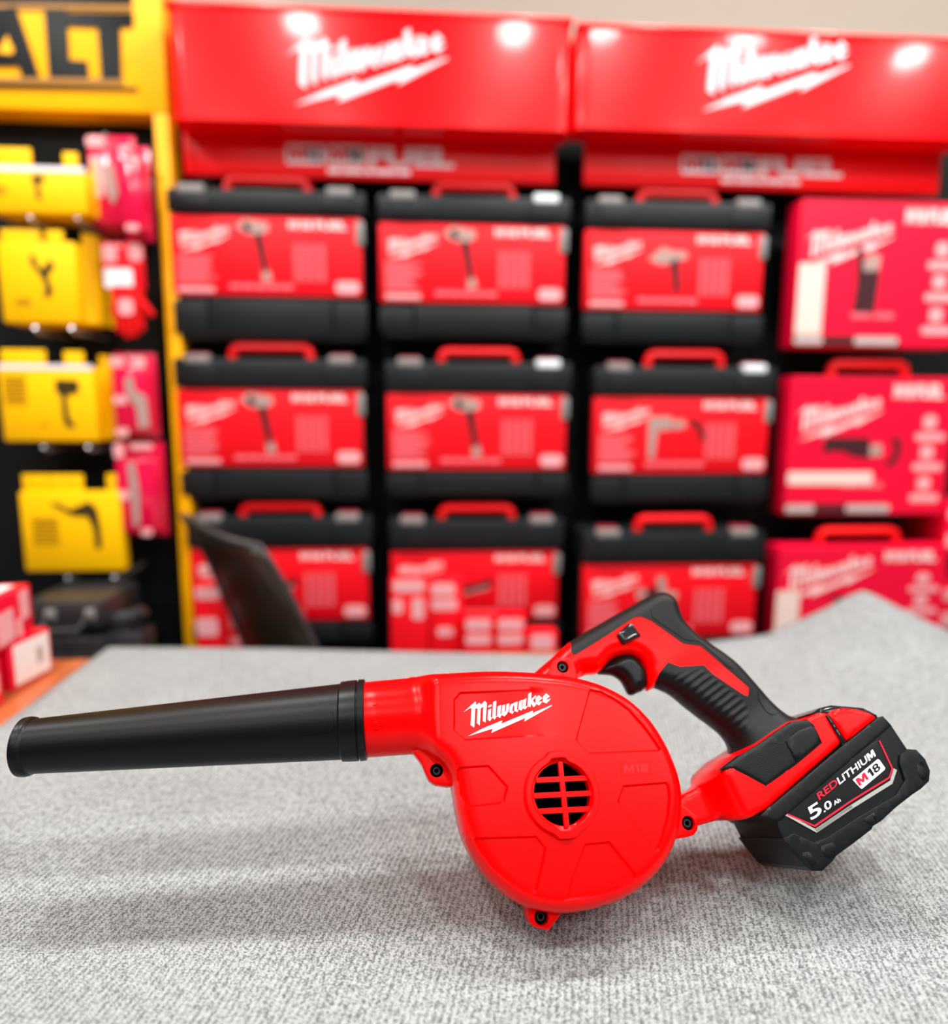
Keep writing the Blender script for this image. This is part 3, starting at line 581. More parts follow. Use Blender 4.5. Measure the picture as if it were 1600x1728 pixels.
bp = nt.nodes.new('ShaderNodeBump'); bp.inputs['Strength'].default_value = 0.5; bp.inputs['Distance'].default_value = 0.0016
hh = mth('MULTIPLY_ADD', n1.outputs['Fac'], 1.4, mth('MULTIPLY', wv.outputs['Fac'], 0.5)); nt.links.new(hh, bp.inputs['Height']); nt.links.new(bp.outputs['Normal'], b.inputs['Normal'])

# red and white boxes on the table at the left
M_WB = mat('white_box_card', (0.80, 0.76, 0.72), 0.5, 0.3)
def side_box(lab, pa, pb, z0, z1, wid, lab_rect, top=None, marks=()):
    A = atZ(*pa, z0); B = atZ(*pb, z0); d = B-A; L = math.hypot(d[0], d[1]); rz = math.atan2(d[1], d[0])
    t = thing('red_product_box', lab, 'box', (A[0], A[1], z0), 'red boxes stacked on the table at left', rz)
    box('carton', 0, L, 0, wid, 0, z1-z0, M_CART, t, 0.003)
    h = z1-z0
    if lab_rect:
        a, b, c, e = lab_rect; box('side_label', L*a, L*c, -0.0012, 0.001, h*b, h*e, M_WB, t)
        bm = bmesh.new()
        for i in range(5): bx(bm, L*(0.62+0.03*i), L*(0.635+0.03*i), -0.002, -0.001, h*0.35, h*0.7)
        if c > 0.7: add('printed_lines', finish(bm, 'pl'), mat('beige_print', (0.45, 0.38, 0.32), 0.6), t)
        else: bm.free()
    if top: box('top_label', L*0.05, L*0.92, wid*0.08, wid*0.95, h-0.0005, h+0.001, M_WB, t)
    for a, b, c, e in marks:
        box('printed_patch', L*a, L*c, -0.0015, 0.001, h*b, h*e, M_PINK, t)
zt = TZ+0.0
zb1 = zt+0.072
side_box('red box with a white side label, lowest at right of the stack on the wood', (20, 1168), (90, 1131), zt, zb1, 0.16, (0.10, 0.08, 0.93, 0.93))
side_box('red box with pale lettering lying on top of the stack at left', (-60, 1140), (58, 1061), zb1+0.001, zb1+0.075, 0.20, None, True, [(0.80,0.35,0.93,0.92), (0.45,0.08,0.68,0.7), (0.72,0.05,0.80,0.4)])
side_box('red box cut by the left edge, nearest on the wood', (-70, 1240), (8, 1186), zt, zb1-0.002, 0.14, None, None, [(0.6,0.3,0.9,0.7)])

# ================================================================== the blower
Wv = rt*94+up*536-fwd*1120; Wv /= np.linalg.norm(Wv)
Uv = np.cross([0, 0, 1.0], Wv); Uv /= np.linalg.norm(Uv); Vv = np.cross(Wv, Uv)
OM = C0+ray(950, 1335)*0.55
def locm(x, y, w, O): r = ray(x, y); tt = ((O-C0+Wv*w)@Wv)/(r@Wv); Q = C0+r*tt-O; return Q@Uv, Q@Vv
lu, lv = locm(915, 1567, 0.0, OM); OT = OM+Uv*lu+Vv*lv            # the tool's origin: tip of its bottom lug
def P(x, y, w=0.0):
    """tool-plane coordinates of a traced point lying w in front of the tool's mid plane"""
    return locm(x, y, w, OT)
def PP(L, w=0.0): return [P(p[0], p[1], p[2] if len(p) > 2 else w) for p in L]
blower = thing('leaf_blower', 'red cordless blower with long black nozzle and black battery on grey carpet', 'leaf blower', tuple(OT))
blower.rotation_euler = Matrix(((Uv[0], Vv[0], Wv[0]), (Uv[1], Vv[1], Wv[1]), (Uv[2], Vv[2], Wv[2]))).to_euler()

def dense(L, step, closed=True):
    out = []; n = len(L)
    for i in range(n if closed else n-1):
        a = np.array(L[i]); b = np.array(L[(i+1) % n]); m = max(1, int(np.linalg.norm(b-a)/step))
        for k in range(m): out.append(tuple(a+(b-a)*k/m))
    if not closed: out.append(tuple(L[-1]))
    return out
def smooth(L, closed=True, n=5):
    """Catmull-Rom through the points"""
    L = [np.array(p) for p in L]; N = len(L); out = []
    for i in range(N if closed else N-1):
        if closed: a, b, c, d = L[i-1], L[i], L[(i+1) % N], L[(i+2) % N]
        else: a, b, c, d = L[max(i-1, 0)], L[i], L[i+1], L[min(i+2, N-1)]
        for k in range(n):
            t = k/n; out.append(tuple(0.5*((2*b)+(-a+c)*t+(2*a-5*b+4*c-d)*t*t+(-a+3*b-3*c+d)*t**3)))
    if not closed: out.append(tuple(L[-1]))
    return out
def sdist(Q, poly, closed=True):
    """distance of points Q (N,2) to the polyline, and inside flag"""
    Q = np.asarray(Q, float); A = np.array(poly); B = np.roll(A, -1, 0)
    if not closed: A = A[:-1]; B = np.array(poly)[1:]
    best = np.full(len(Q), 1e9)
    ins = np.zeros(len(Q), bool)
    for a, b in zip(A, B):
        d = b-a; L2 = d@d+1e-18; t = np.clip(((Q-a)@d)/L2, 0, 1); r = Q-a-np.outer(t, d); best = np.minimum(best, np.hypot(r[:, 0], r[:, 1]))
        if closed:
            c = ((a[1] > Q[:, 1]) != (b[1] > Q[:, 1])); xi = a[0]+(Q[:, 1]-a[1])*(b[0]-a[0])/(b[1]-a[1]+1e-18); ins ^= c & (Q[:, 0] < xi)
    return best, ins
def signed(Q, poly): d, i = sdist(Q, poly); return np.where(i, d, -d)
def sst(x): x = np.clip(x, 0, 1); return x*x*(3-2*x)
def inset(L, d):
    A = np.array(L); n = len(A); area = 0.5*np.sum(A[:, 0]*np.roll(A[:, 1], -1)-np.roll(A[:, 0], -1)*A[:, 1]); s = 1 if area > 0 else -1
    T = np.roll(A, -1, 0)-np.roll(A, 1, 0); T /= np.linalg.norm(T, axis=1)[:, None]+1e-12; Nn = np.stack([-T[:, 1], T[:, 0]], 1)*s
    Q = A+Nn*d; dd, ins = sdist(Q, L); return Q[ins & (dd > 0.85*d)]
def pillow(name, region, h, m, parent=None, step=0.003, rings=(0.0006, 0.002, 0.004, 0.007, 0.011), cons=(), holes=(), back='mirror', angle=30, **tags):
    """solid whose outline is region (tool plane) and whose front height is h(points)"""
    R = dense(region, step); pts = list(R); edges = [(i, (i+1) % len(R)) for i in range(len(R))]
    for c, closed in list(cons)+[(hh_, True) for hh_ in holes]:
        D = dense(c, step*0.8, closed); b0 = len(pts); pts += D; n = len(D)
        edges += [(b0+i, b0+(i+1) % n) for i in range(n if closed else n-1)]
    for r in rings: pts += [tuple(q) for q in inset(R, r)]
    A = np.array(R); lo, hi = A.min(0), A.max(0)
    gx, gy = np.meshgrid(np.arange(lo[0], hi[0], step), np.arange(lo[1], hi[1], step)); gx[1::2] += step/2
    Gp = np.stack([gx.ravel(), gy.ravel()], 1); d, ins = sdist(Gp, R); keep = ins & (d > step*0.45)
    for c, closed in list(cons)+[(hh_, True) for hh_ in holes]:
        dc, _ = sdist(Gp, c, closed); keep &= dc > step*0.4
    pts += [tuple(q) for q in Gp[keep]]
    vo, _, fo, _, _, _ = delaunay_2d_cdt([Vector((p[0]*1000, p[1]*1000)) for p in pts], edges, [], 1, 1e-4)
    V2 = np.array([(v[0]/1000, v[1]/1000) for v in vo]); F_ = [list(f) for f in fo]
    cen = np.array([V2[f].mean(0) for f in F_]); _, ok = sdist(cen, R)
    for hh_ in holes: _, i2 = sdist(cen, hh_); ok &= ~i2
    F_ = [f for f, k_ in zip(F_, ok) if k_]
    H = np.asarray(h(V2), float); bm = bmesh.new()
    fr = [bm.verts.new((p[0], p[1], z)) for p, z in zip(V2, H)]
    bk = [bm.verts.new((p[0], p[1], -z if back == 'mirror' else back)) for p, z in zip(V2, H)]
    cnt = {}
    for f in F_:
        bm.faces.new([fr[i] for i in f]); bm.faces.new([bk[i] for i in f[::-1]])
        for i in range(len(f)):
            e = (f[i], f[(i+1) % len(f)]); key = tuple(sorted(e)); cnt.setdefault(key, []).append(e)
    for key, l in cnt.items():
        if len(l) == 1:
            a, b = l[0]; bm.faces.new((fr[b], fr[a], bk[a], bk[b]))
    bmesh.ops.delete(bm, geom=[v for v in bm.verts if not v.link_faces], context='VERTS')
    bmesh.ops.remove_doubles(bm, verts=bm.verts[:], dist=2e-6)
    bmesh.ops.recalc_face_normals(bm, faces=bm.faces[:])
    me = bpy.data.meshes.new(name); bm.to_mesh(me); bm.free()
    for p in me.polygons: p.use_smooth = True
    me.set_sharp_from_angle(angle=math.radians(angle))
    return add(name, me, m, parent, **tags)
def rnd_edge(d, T, R, drop): x = np.clip(d/R, 0, 1); return T-drop*(1-np.sqrt(np.clip(1-(1-x)**2, 0, 1)))

# ---- fan housing
fr_, bk_ = 0.026, -0.026
HO = [(688,1152,.0),(702,1145,.006),(718,1141,.014),(736,1138.5,.02),(760,1135,fr_),(820,1132,fr_),(880,1133,fr_),(940,1138,fr_),(980,1145,fr_),(1020,1158,fr_),(1060,1180,fr_),(1095,1213,fr_),(1120,1250,fr_),(1140,1295,fr_),(1150,1340,fr_),
      (1148,1385,fr_),(1138,1425,fr_),(1118,1462,fr_),(1090,1492,fr_),(1055,1516,fr_),(1015,1531,fr_),(975,1538,.02),(935,1538,.01),(897,1531,0),(858,1514,-.012),(823,1486,-.02),(796,1452,bk_),(777,1415,bk_),(767,1375,bk_),(762,1345,bk_),(756,1318,bk_),
      (744,1296,-.02),(728,1281,-.01),(712,1270,0),(700,1262,0),(688,1255,0)]
HO = smooth(PP(HO), True, 4)
T0 = 0.040
NX0 = np.array(P(620, 1213.5)); NPR = np.array(P(620, 1213.5))-np.array(P(60, 1258.5)); NPR /= np.linalg.norm(NPR); NPR = np.array([-NPR[1], NPR[0]]); rn = 0.0320
def pan(L): return PP(L, 0.038)
PA = pan([(765,1181),(776,1168),(930,1162),(957,1180),(960,1222),(943,1241),(784,1250),(765,1233)])
PB = pan([(994,1163),(1015,1166),(1038,1179),(1062,1197),(1086,1224),(1104,1248),(1117,1268),(993,1273),(970,1250)])
PC = pan([(1050,1325),(1128,1319),(1131,1345),(1128,1380),(1119,1412),(1108,1440),(1040,1353),(1046,1338)])
PD = pan([(986,1423),(1028,1419),(1076,1478),(1050,1496),(1015,1510),(985,1517),(952,1521),(972,1460)])
PE = pan([(797,1413),(905,1410),(922,1431),(915,1465),(904,1511),(880,1504),(858,1490),(832,1467),(811,1440)])
PF = pan([(770,1294),(825,1291),(858,1328),(850,1356),(785,1364),(776,1342),(771,1318)])
CEN = P(950, 1339.5, 0.04)
def hh_house(Q):
    d, ins = sdist(Q, HO); d = np.where(ins, d, 0); Q = np.asarray(Q)
    u = Q[:, 0]; u0 = P(688, 1200, .03)[0]; u1 = P(742, 1200, .03)[0]
    top = 0.0315+(T0-0.0315)*sst((u-u0)/(u1-u0))
    R = 0.0125; x = np.clip(d/R, 0, 1); rim = 0.020+(top-0.020)*np.sqrt(np.clip(1-(1-x)**2.2, 0, 1))
    z = rim; bl = sst((u-P(692, 1200, .03)[0])/(P(738, 1200, .03)[0]-P(692, 1200, .03)[0])); z = z*bl+(1-bl)*np.sqrt(np.clip(rn*rn-np.abs((Q-NX0)@NPR)**2, 0, 1))
    for k_, Pn in enumerate((PA, PB, PC, PD, PE, PF)):
        s = signed(Q, Pn); dep = sst(s/0.0015)*0.0028
        if k_ == 0: dep = dep*(1-sst((u-P(805, 1200, .038)[0])/0.066))
        z = z-dep
    return z
def circ(c, r, n=64, bumps=0): 
    out = []
    for i in range(n):
        a = 2*math.pi*i/n; rr_ = r
        if bumps:
            for b0 in (math.pi/2+0.04, -math.pi/2+0.04):
                da = abs((a-b0+math.pi) % (2*math.pi)-math.pi); rr_ += bumps*float(sst((0.34-da)/0.10))
        out.append((c[0]+rr_*math.cos(a), c[1]+rr_*math.sin(a)))
    return out
cons = []
for Pn in (PA, PB, PC, PD, PE, PF): cons.append((Pn, True)); cons.append(([tuple(q) for q in inset(dense(Pn, 0.003), 0.0015)], True))
hous = pillow('fan_housing', HO, hh_house, RED, blower, 0.0026, (0.0003, 0.0009, 0.002, 0.0035, 0.0055, 0.008, 0.0105, 0.0125), cons, [circ(CEN, 0.0225, 60)], angle=22)

# ---- air inlet: ring, cross-bar grille, dark cavity
def shell(bm, loops):
    """skin through loops of 3-D points"""
    L = [[bm.verts.new(p) for p in l] for l in loops]; n = len(L[0])
    for A, B in zip(L, L[1:]):
        for i in range(n): bm.faces.new((A[i], A[(i+1) % n], B[(i+1) % n], B[i]))
def lp(c, r, z, bumps=0, n=72): return [Vector((x, y, z)) for x, y in circ(c, r, n, bumps)]
bm = bmesh.new(); RC = P(950, 1339, 0.047); B_ = 0.0024
shell(bm, [lp(RC, .0305, .0375, B_), lp(RC, .0293, .0395, B_), lp(RC, .0288, .0440, B_), lp(RC, .0285, .0464, B_), lp(RC, .0279, .0470, B_), lp(RC, .0243, .0470, B_*.9), lp(RC, .0236, .0463, B_*.9), lp(RC, .0234, .0410, B_*.9), lp(RC, .0226, .0400), lp(RC, .0226, .030)])
ring = add('inlet_ring', finish(bm, 'ring', 28), RED, blower)
bm = bmesh.new(); cpt = P(951.5, 1339.5, 0.043)
dv = np.array(P(957, 1391, .043))-np.array(P(946, 1287, .043)); dv /= np.linalg.norm(dv); dh = np.array(P(1000, 1336.5, .043))-np.array(P(900, 1341, .043)); dh /= np.linalg.norm(dh)
def bar(bm, c, d, L, w, z0, z1):
    d = np.array(d); n = np.array([-d[1], d[0]]); pts = [np.array(c)+d*L*a+n*w*b for a, b in ((-1, -1), (1, -1), (1, 1), (-1, 1))]
    r = bmesh.ops.create_cube(bm, size=1.0); vs = r['verts']
    for v in vs:
        q = np.array(c)+d*(L*2*v.co.x)+n*(w*2*v.co.y); v.co = Vector((q[0], q[1], (z0+z1)/2+(z1-z0)*v.co.z))
    bmesh.ops.bevel(bm, geom=list({e for v in vs for e in v.link_edges}), offset=0.0004, segments=2, affect='EDGES')
bar(bm, cpt, dv, .0232, .0018, .0375, .0432)
for yy in (1314.5, 1340.5, 1367):
    c = np.array(P(951+(yy-1340)*0.07, yy, .0425)); off_ = abs((c-np.array(cpt))@dv); L = math.sqrt(.0232**2-off_**2); bar(bm, c, dh, L, .0019, .0375, .0425)
add('grille', finish(bm, 'grille'), RED, ring)
bm = bmesh.new(); shell(bm, [lp(CEN, .0226, .0402), lp(CEN, .0221, .0385), lp(CEN, .0221, .012)]); L_ = [bm.verts.new(v) for v in lp(CEN, .0221, .012)]; bm.faces.new(L_)
add('fan_cavity', finish(bm, 'cav'), VOID, blower)

# ---- screw lugs
def lug(L, w, sc_px, nm='screw_lug', r=0.0053, dp=.009):
    Rg = PP(L, w); c = P(*sc_px, w); hc = circ(c, r, 26)
    o = pillow(nm, Rg, lambda Q: rnd_edge(np.where(sdist(Q, Rg)[1], sdist(Q, Rg)[0], 0), w, .0016, .0012), RED, blower, .003, (.0004, .001, .0018), holes=[hc], angle=30)
    bm = bmesh.new(); hole = 0.0045
    shell(bm, [lp(c, r+.0001, w+.0001, 0, 26), lp(c, r+.0001, w-dp, 0, 26)]); bm.faces.new([bm.verts.new(v) for v in lp(c, r, w-dp, 0, 26)])
    add('screw_well', finish(bm, 'well'), VOID, o)
    bm = bmesh.new(); shell(bm, [lp(c, .0036, w-dp, 0, 20), lp(c, .0036, w-dp*.6, 0, 20), lp(c, .0030, w-dp*.5, 0, 20), lp(c, .0018, w-dp*.5, 0, 20), lp(c, .0014, w-dp*.9, 0, 20)])
    add('screw', finish(bm, 'screw'), STEEL, o, label='dark steel screw'); return o
lug([(694,1266),(706,1281),(712,1290),(718,1305),(724,1317),(735,1324),(757,1327),(790,1320),(790,1270),(740,1250)], .012, (737,1300))
lug([(888,1515),(892,1548),(896,1560),(905,1566),(920,1569),(927,1570),(934,1560),(946,1545),(950,1515),(915,1490)], .015, (914,1548))
lug([(1140,1352),(1152,1357),(1177,1377),(1180,1383),(1178,1400),(1172,1409),(1160,1413),(1138,1416),(1115,1400),(1115,1360)], .019, (1162,1389), dp=.005)
lug([(922,1145),(933,1116),(939,1108),(962,1110),(968,1116),(976,1142),(970,1170),(930,1170)], .0235, (950,1125), dp=.005)

# ---- neck, collar, nozzle (round sections along the outlet axis)
def rings_along(bm, secs, n=64, squash=None):
    """secs: (top px, bottom px, forward offset) -> circles across the tool plane"""
    L = []
    ax = np.array(P(640, 1213))-np.array(P(60, 1259)); ax /= np.linalg.norm(ax); pr = np.array([-ax[1], ax[0]])
    for s in secs:
        (c, r) = s; L.append([Vector((c[0]+pr[0]*r*math.cos(a), c[1]+pr[1]*r*math.cos(a), r*math.sin(a))) for a in [2*math.pi*i/n for i in range(n)]])
    shell(bm, L)
AX0, AX1 = np.array(P(60, 1258.5)), np.array(P(620, 1213.5))
def rad(tx, ty, bx_, by): return np.linalg.norm(np.array(P(tx, ty))-np.array(P(bx_, by)))/2*0.985
r_tip = rad(72, 1213, 76, 1304); r_base = rad(572, 1151, 581, 1279); axd = (AX1-AX0)/np.linalg.norm(AX1-AX0)
def C(px): # axis point under the photo's x
    q = np.array(P(px, 1258.5+(1213.5-1258.5)*(px-60)/560)); return AX0+axd*((q-AX0)@axd)
LT = (C(52), C(575))
def rl(s): return r_tip+(r_base-r_tip)*s
lip0 = C(44); 
def A_(c, d): return c+axd*d
bm = bmesh.new(); tp = C(50)
rings_along(bm, [(A_(tp, .004), r_tip-.003), (A_(tp, -.003), r_tip-.0035), (A_(tp, -.0052), r_tip-.0018), (A_(tp, -.0055), r_tip+.0002), (A_(tp, -.0045), r_tip+.0016), (A_(tp, -.001), r_tip+.0020), (A_(tp, .002), r_tip+.0014), (A_(tp, .0035), r_tip)])
lipo = finish(bm, 'lip', 40)
bm = bmesh.new(); N_ = 12
rings_along(bm, [(A_(tp, .004), r_tip-.004)] + [(A_(tp, .003)+(C(577)-A_(tp, .003))*i/N_, r_tip+(r_base-r_tip)*(i/N_)) for i in range(N_+1)])
# inner bore
rings_along(bm, [(A_(tp, .0), r_tip-.003), (A_(tp, .12), r_tip-.002)])
noz = add('nozzle', finish(bm, 'nozzle', 40), BLKS, blower, label='long black tapering nozzle')
add('nozzle_lip', lipo, BLKP, noz)
bm = bmesh.new(); rc = r_base
rings_along(bm, [(C(574), rc-.001), (C(576), rc+.0004), (C(578), rc+.0016), (C(590), rc+.0020), (C(604), rc+.0022), (C(605), rc+.0008), (C(606.5), rc+.0008), (C(607.5), rc+.0024), (C(617), rc+.0022), (C(618), rc+.0012), (C(619), rc-.001)])
add('nozzle_collar', finish(bm, 'collar', 25), BLKP, blower)
bm = bmesh.new(); rn = rad(626, 1150, 630, 1278); rings_along(bm, [(C(612), rn-.001), (C(616), rn), (C(640), rn+.0002), (C(670), rn+.0004), (C(700), rn+.0008), (C(730), rn+.001), (C(790), rn-.002)])
add('outlet_neck', finish(bm, 'neck', 60), RED, blower)
cA = lambda Q: np.abs((Q-AX0)@np.array([-axd[1], axd[0]])); sA = lambda Q: (Q-AX0)@axd
def tubeh(Q, e):
    Q = np.asarray(Q); s = np.clip((sA(Q)-.0)/np.linalg.norm(C(577)-AX0), 0, 1); r = r_tip+(r_base-r_tip)*s+e; return np.sqrt(np.clip(r*r-cA(Q)**2, 1e-8, 1))
FG = PP([(505,1198),(550,1194),(562,1202),(564,1228),(556,1236),(510,1240)], .029)
pillow('grip_flat', FG, lambda Q: tubeh(Q, -0.0002+0.0009*1)+0*Q[:, 0] if False else tubeh(Q, 0.0006), BLKS, noz, .003, (.0006,), back=0.0)
for L in ([(628,1182),(637,1184),(637,1190),(629,1190)], [(632,1218),(637,1219),(637,1230),(630,1230)]):
    Lg = PP(L, .031)
    bm = bmesh.new()
    pts3 = [Vector((q[0], q[1], math.sqrt(max(1e-8, (rn+.0004)**2-float(cA(np.array([q]))[0])**2)))) for q in Lg]; tube(bm, pts3, .00035, 6)
    add('lock_mark', finish(bm, 'mark'), RED, blower)

# ---- handle: red frame under black overmould, trigger, lock
HH = smooth(PP([(880,1160),(903,1134),(932,1109),(962,1082.5),(1020,1048),(1060,1025),(1096,1005),(1106,1001),(1119,1000),(1134,1007),(1143,1019),(1149,1038),(1159,1055),(1177,1072),(1196,1086),(1215,1099),(1242,1121),(1271,1153),(1298,1184),(1323,1206),(1350,1214),(1372,1222),
      (1370,1262),(1310,1330),(1235,1345),(1208,1330),(1214,1300),(1233,1282),(1237.5,1264),(1229,1246),(1213,1230),(1186,1210),(1159,1189),(1141,1174),(1125,1165),(1107,1159),(1094,1165),(1089,1147),(1086,1131),(1077,1116),(1060,1108),(1042,1110),(1028,1117),(1016,1131),(1006,1136),(990,1137),(977,1143),(966,1180),(900,1180)], 0.004), True, 3)
ga = np.array(P(1175, 1150)); gb = np.array(P(1275, 1280)); gd = (gb-ga)/np.linalg.norm(gb-ga); gL = np.linalg.norm(gb-ga)
def h_handle(Q):
    Q = np.asarray(Q); d, ins = sdist(Q, HH); d = np.where(ins, d, 0); s = ((Q-ga)@gd)/gL
    T = 0.0165+0.0025*sst((s+0.4)/0.5)+0.0145*sst((s-0.52)/0.62); R = 0.013+0.010*sst((s-0.5)/0.5)
    x = np.clip(d/R, 0, 1); return 0.0006+T*np.sqrt(np.clip(1-(1-x)**2, 0, 1))
RG = (0.0002, 0.0008, 0.0018, 0.0035, 0.006, 0.009, 0.012)
RF = [(880,1160),(903,1134),(932,1109),(962,1082.5),(963,1098),(966,1104),(971,1105),(1010,1081),(1070,1042),(1081,1040.5),(1097,1046.5),(1125,1066),(1153,1086),(1182,1090),(1224,1126),(1264,1160),(1262,1175),(1255,1173),(1228,1155),(1203,1138),(1188,1122.5),(1147,1125),(1127,1117.5),(1113,1135),(1108,1146),(1106.5,1159.5),(1094,1165),(1089,1147),(1086,1131),(1077,1116),(1060,1108),(1042,1110),(1028,1117),(1016,1131),(1006,1136),(990,1137),(977,1143),(966,1180),(900,1180)]
def onh(L):
    """points traced on the handle's surface (height found by iteration)"""
    out = []
    for x, y in L:
        w = 0.01
        for _ in range(6): q = P(x, y, w); w = 0.5*w+0.5*float(h_handle(np.array([q]))[0])
        out.append(P(x, y, w))
    return out
sil = lambda L: PP(L, 0.004)
RFi = set([(962,1082.5),(903,1134),(932,1109),(880,1160)])
def mixed(L, isil): return [P(p[0], p[1], 0.004) if p in isil else onh([p])[0] for p in L]
silset = set([(880,1160),(903,1134),(932,1109),(962,1082.5),(1106.5,1159.5),(1094,1165),(1089,1147),(1086,1131),(1077,1116),(1060,1108),(1042,1110),(1028,1117),(1016,1131),(1006,1136),(990,1137),(977,1143),(966,1180),(900,1180)])
pillow('handle_frame', mixed(RF, silset), lambda Q: h_handle(Q), RED, blower, .003, RG, angle=40)
outer = [(962,1082.5),(1020,1048),(1060,1025),(1096,1005),(1106,1001),(1119,1000),(1134,1007),(1143,1019),(1149,1038),(1159,1055),(1177,1072),(1196,1086),(1215,1099),(1242,1121),(1271,1153),(1298,1184),(1323,1206),(1350,1214),(1372,1222)]
lower = [(1310,1330),(1235,1345),(1208,1330),(1214,1300),(1233,1282),(1237.5,1264),(1229,1246),(1213,1230),(1186,1210),(1159,1189),(1141,1174),(1125,1165),(1107,1159)]
inner = [(1108,1146),(1113,1135),(1127,1117.5),(1147,1125),(1188,1122.5),(1203,1138),(1228,1155),(1255,1173),(1262,1175),(1264,1160),(1224,1126),(1182,1090),(1153,1086),(1125,1066),(1097,1046.5),(1081,1040.5),(1070,1042),(1010,1081),(971,1105),(966,1104),(963,1098)]
ss2 = set(outer+lower)
om = mixed(outer+lower+inner, ss2)
grip = pillow('handle_overmould', om, lambda Q: h_handle(Q)+0.0007, BLK, blower, .0028, RG, angle=40, label='black rubber overmould of the handle')
def pad(nm, L, e, fn=None, m=BLK):
    q = onh(L); return pillow(nm, q, (lambda Q: h_handle(Q)+e) if fn is None else fn, m, grip, .0022, (.0005, .0012), back=0.0, angle=40)
pad('palm_pad', [(1098,1027),(1110,1019),(1128,1029),(1141,1036),(1152,1058),(1172,1078),(1208,1104),(1236,1128),(1228,1126),(1187,1088),(1182,1083),(1156,1080),(1100,1042)], .0013)
pad('palm_pad', [(1277,1160),(1288,1174),(1300,1190),(1312,1203),(1304,1207),(1293,1202),(1279,1180)], .0013)
gdr = np.array([gd[0], gd[1]])
GP = [(1140,1135),(1186,1128),(1198,1137),(1225,1158),(1256,1181),(1266,1203),(1256,1232),(1240,1252),(1236,1246),(1222,1233),(1205,1220),(1186,1206),(1160,1186),(1142,1171),(1125,1161),(1113,1155),(1118,1146)]
def h_grip(Q):
    Q = np.asarray(Q); s = (Q-ga)@gdr; e = signed(Q, GPq); return h_handle(Q)+0.0011+0.0006*np.sin(s*2*math.pi/0.0060)*sst(e/0.004)
GPq = onh(GP)
pillow('ribbed_grip', GPq, h_grip, BLK, grip, .0014, (.0005, .0012), back=0.0, angle=60)
TR = smooth(PP([(1011,1134),(1020,1124),(1034,1112),(1050,1104),(1066,1104),(1080,1114),(1091,1130),(1094,1150),(1088,1163),(1078,1168),(1070,1171),(1063,1168),(1057,1157),(1050,1146),(1038,1138),(1024,1136)], .006), True, 4)
pillow('trigger', TR, lambda Q: 0.0004+0.0115*np.sqrt(np.clip(1-(1-np.clip(np.where(sdist(Q, TR)[1], sdist(Q, TR)[0], 0)/0.009, 0, 1))**2, 0, 1)), BLKP, blower, .0025, (.0002, .0008, .002, .004, .006, .009), angle=60)
LK = onh([(1040,1073),(1044,1067),(1059,1053.5),(1065,1052.5),(1070,1057),(1081,1074),(1051,1089),(1046,1083)])
lkc = np.mean(np.array(LK), 0)
lock = pillow('lock_button', LK, lambda Q: rnd_edge(np.where(sdist(Q, LK)[1], sdist(Q, LK)[0], 0), .0215, .003, .003), BLKG, blower, .0015, (.0004, .001, .002, .003), angle=40)

# ---- arm and battery foot
FO = [(1140,1352,.010),(1153,1341,.010),(1172,1332,.010),(1190,1318,.010),(1213,1300,.024),(1250,1273,.037),(1285,1252,.037),(1312,1232,.037),(1337,1216,.037),(1361,1212,.037),(1382,1202,.037),(1394,1202,.037),(1399,1208,.037),(1420,1250,.037),(1418,1257,.037),(1360,1308,.037),(1294,1366,.037),(1270,1379,.037),(1253,1384,.034),(1235,1381,.030),(1221,1377,.018),(1207,1385,.010),(1179,1393,.010),(1140,1402,.010)]
FOq = PP(FO); q1 = np.array(P(1218, 1297, .034)); q2 = np.array(P(1262, 1386, .034)); qn = np.array([-(q2-q1)[1], (q2-q1)[0]]); qn /= np.linalg.norm(qn)
if (np.array(P(1350, 1290, .034))-q1)@qn < 0: qn = -qn
def h_foot(Q):
    Q = np.asarray(Q); d, ins = sdist(Q, FOq); d = np.where(ins, d, 0); s = (Q-q1)@qn
    T = 0.0125+0.0250*sst((s+0.017)/0.019); return rnd_edge(d, T, .004, .0028)
pillow('battery_foot', FOq, h_foot, RED, blower, .0026, (.0003, .001, .002, .004), angle=35, label='red battery foot with connecting arm')
def flat(nm, L, w0, m, par, R=.0012, drop=.001, back=0.03, sm=False, **k_):
    q = PP(L, w0); q = smooth(q, True, 3) if sm else q
    return pillow(nm, q, lambda Q: rnd_edge(np.where(sdist(Q, q)[1], sdist(Q, q)[0], 0), w0, R, drop), m, par, .004, tuple(x for x in (.0003, R*.5, R)), back=back, angle=35, **k_)
fp = flat('foot_panel', [(1217,1299),(1250,1274),(1285,1253),(1312,1233),(1337,1217),(1364,1213),(1375,1222),(1390,1253),(1345,1291),(1294,1327),(1262,1309),(1237,1297)], .0388, BLK, blower, .003, .002, label='black rubber panel on the foot')
flat('foot_pad', [(1327,1252),(1334,1243),(1348,1232),(1374,1223),(1389,1253),(1344,1287),(1332,1263)], .0400, BLKP, fp, .0015, .0012)

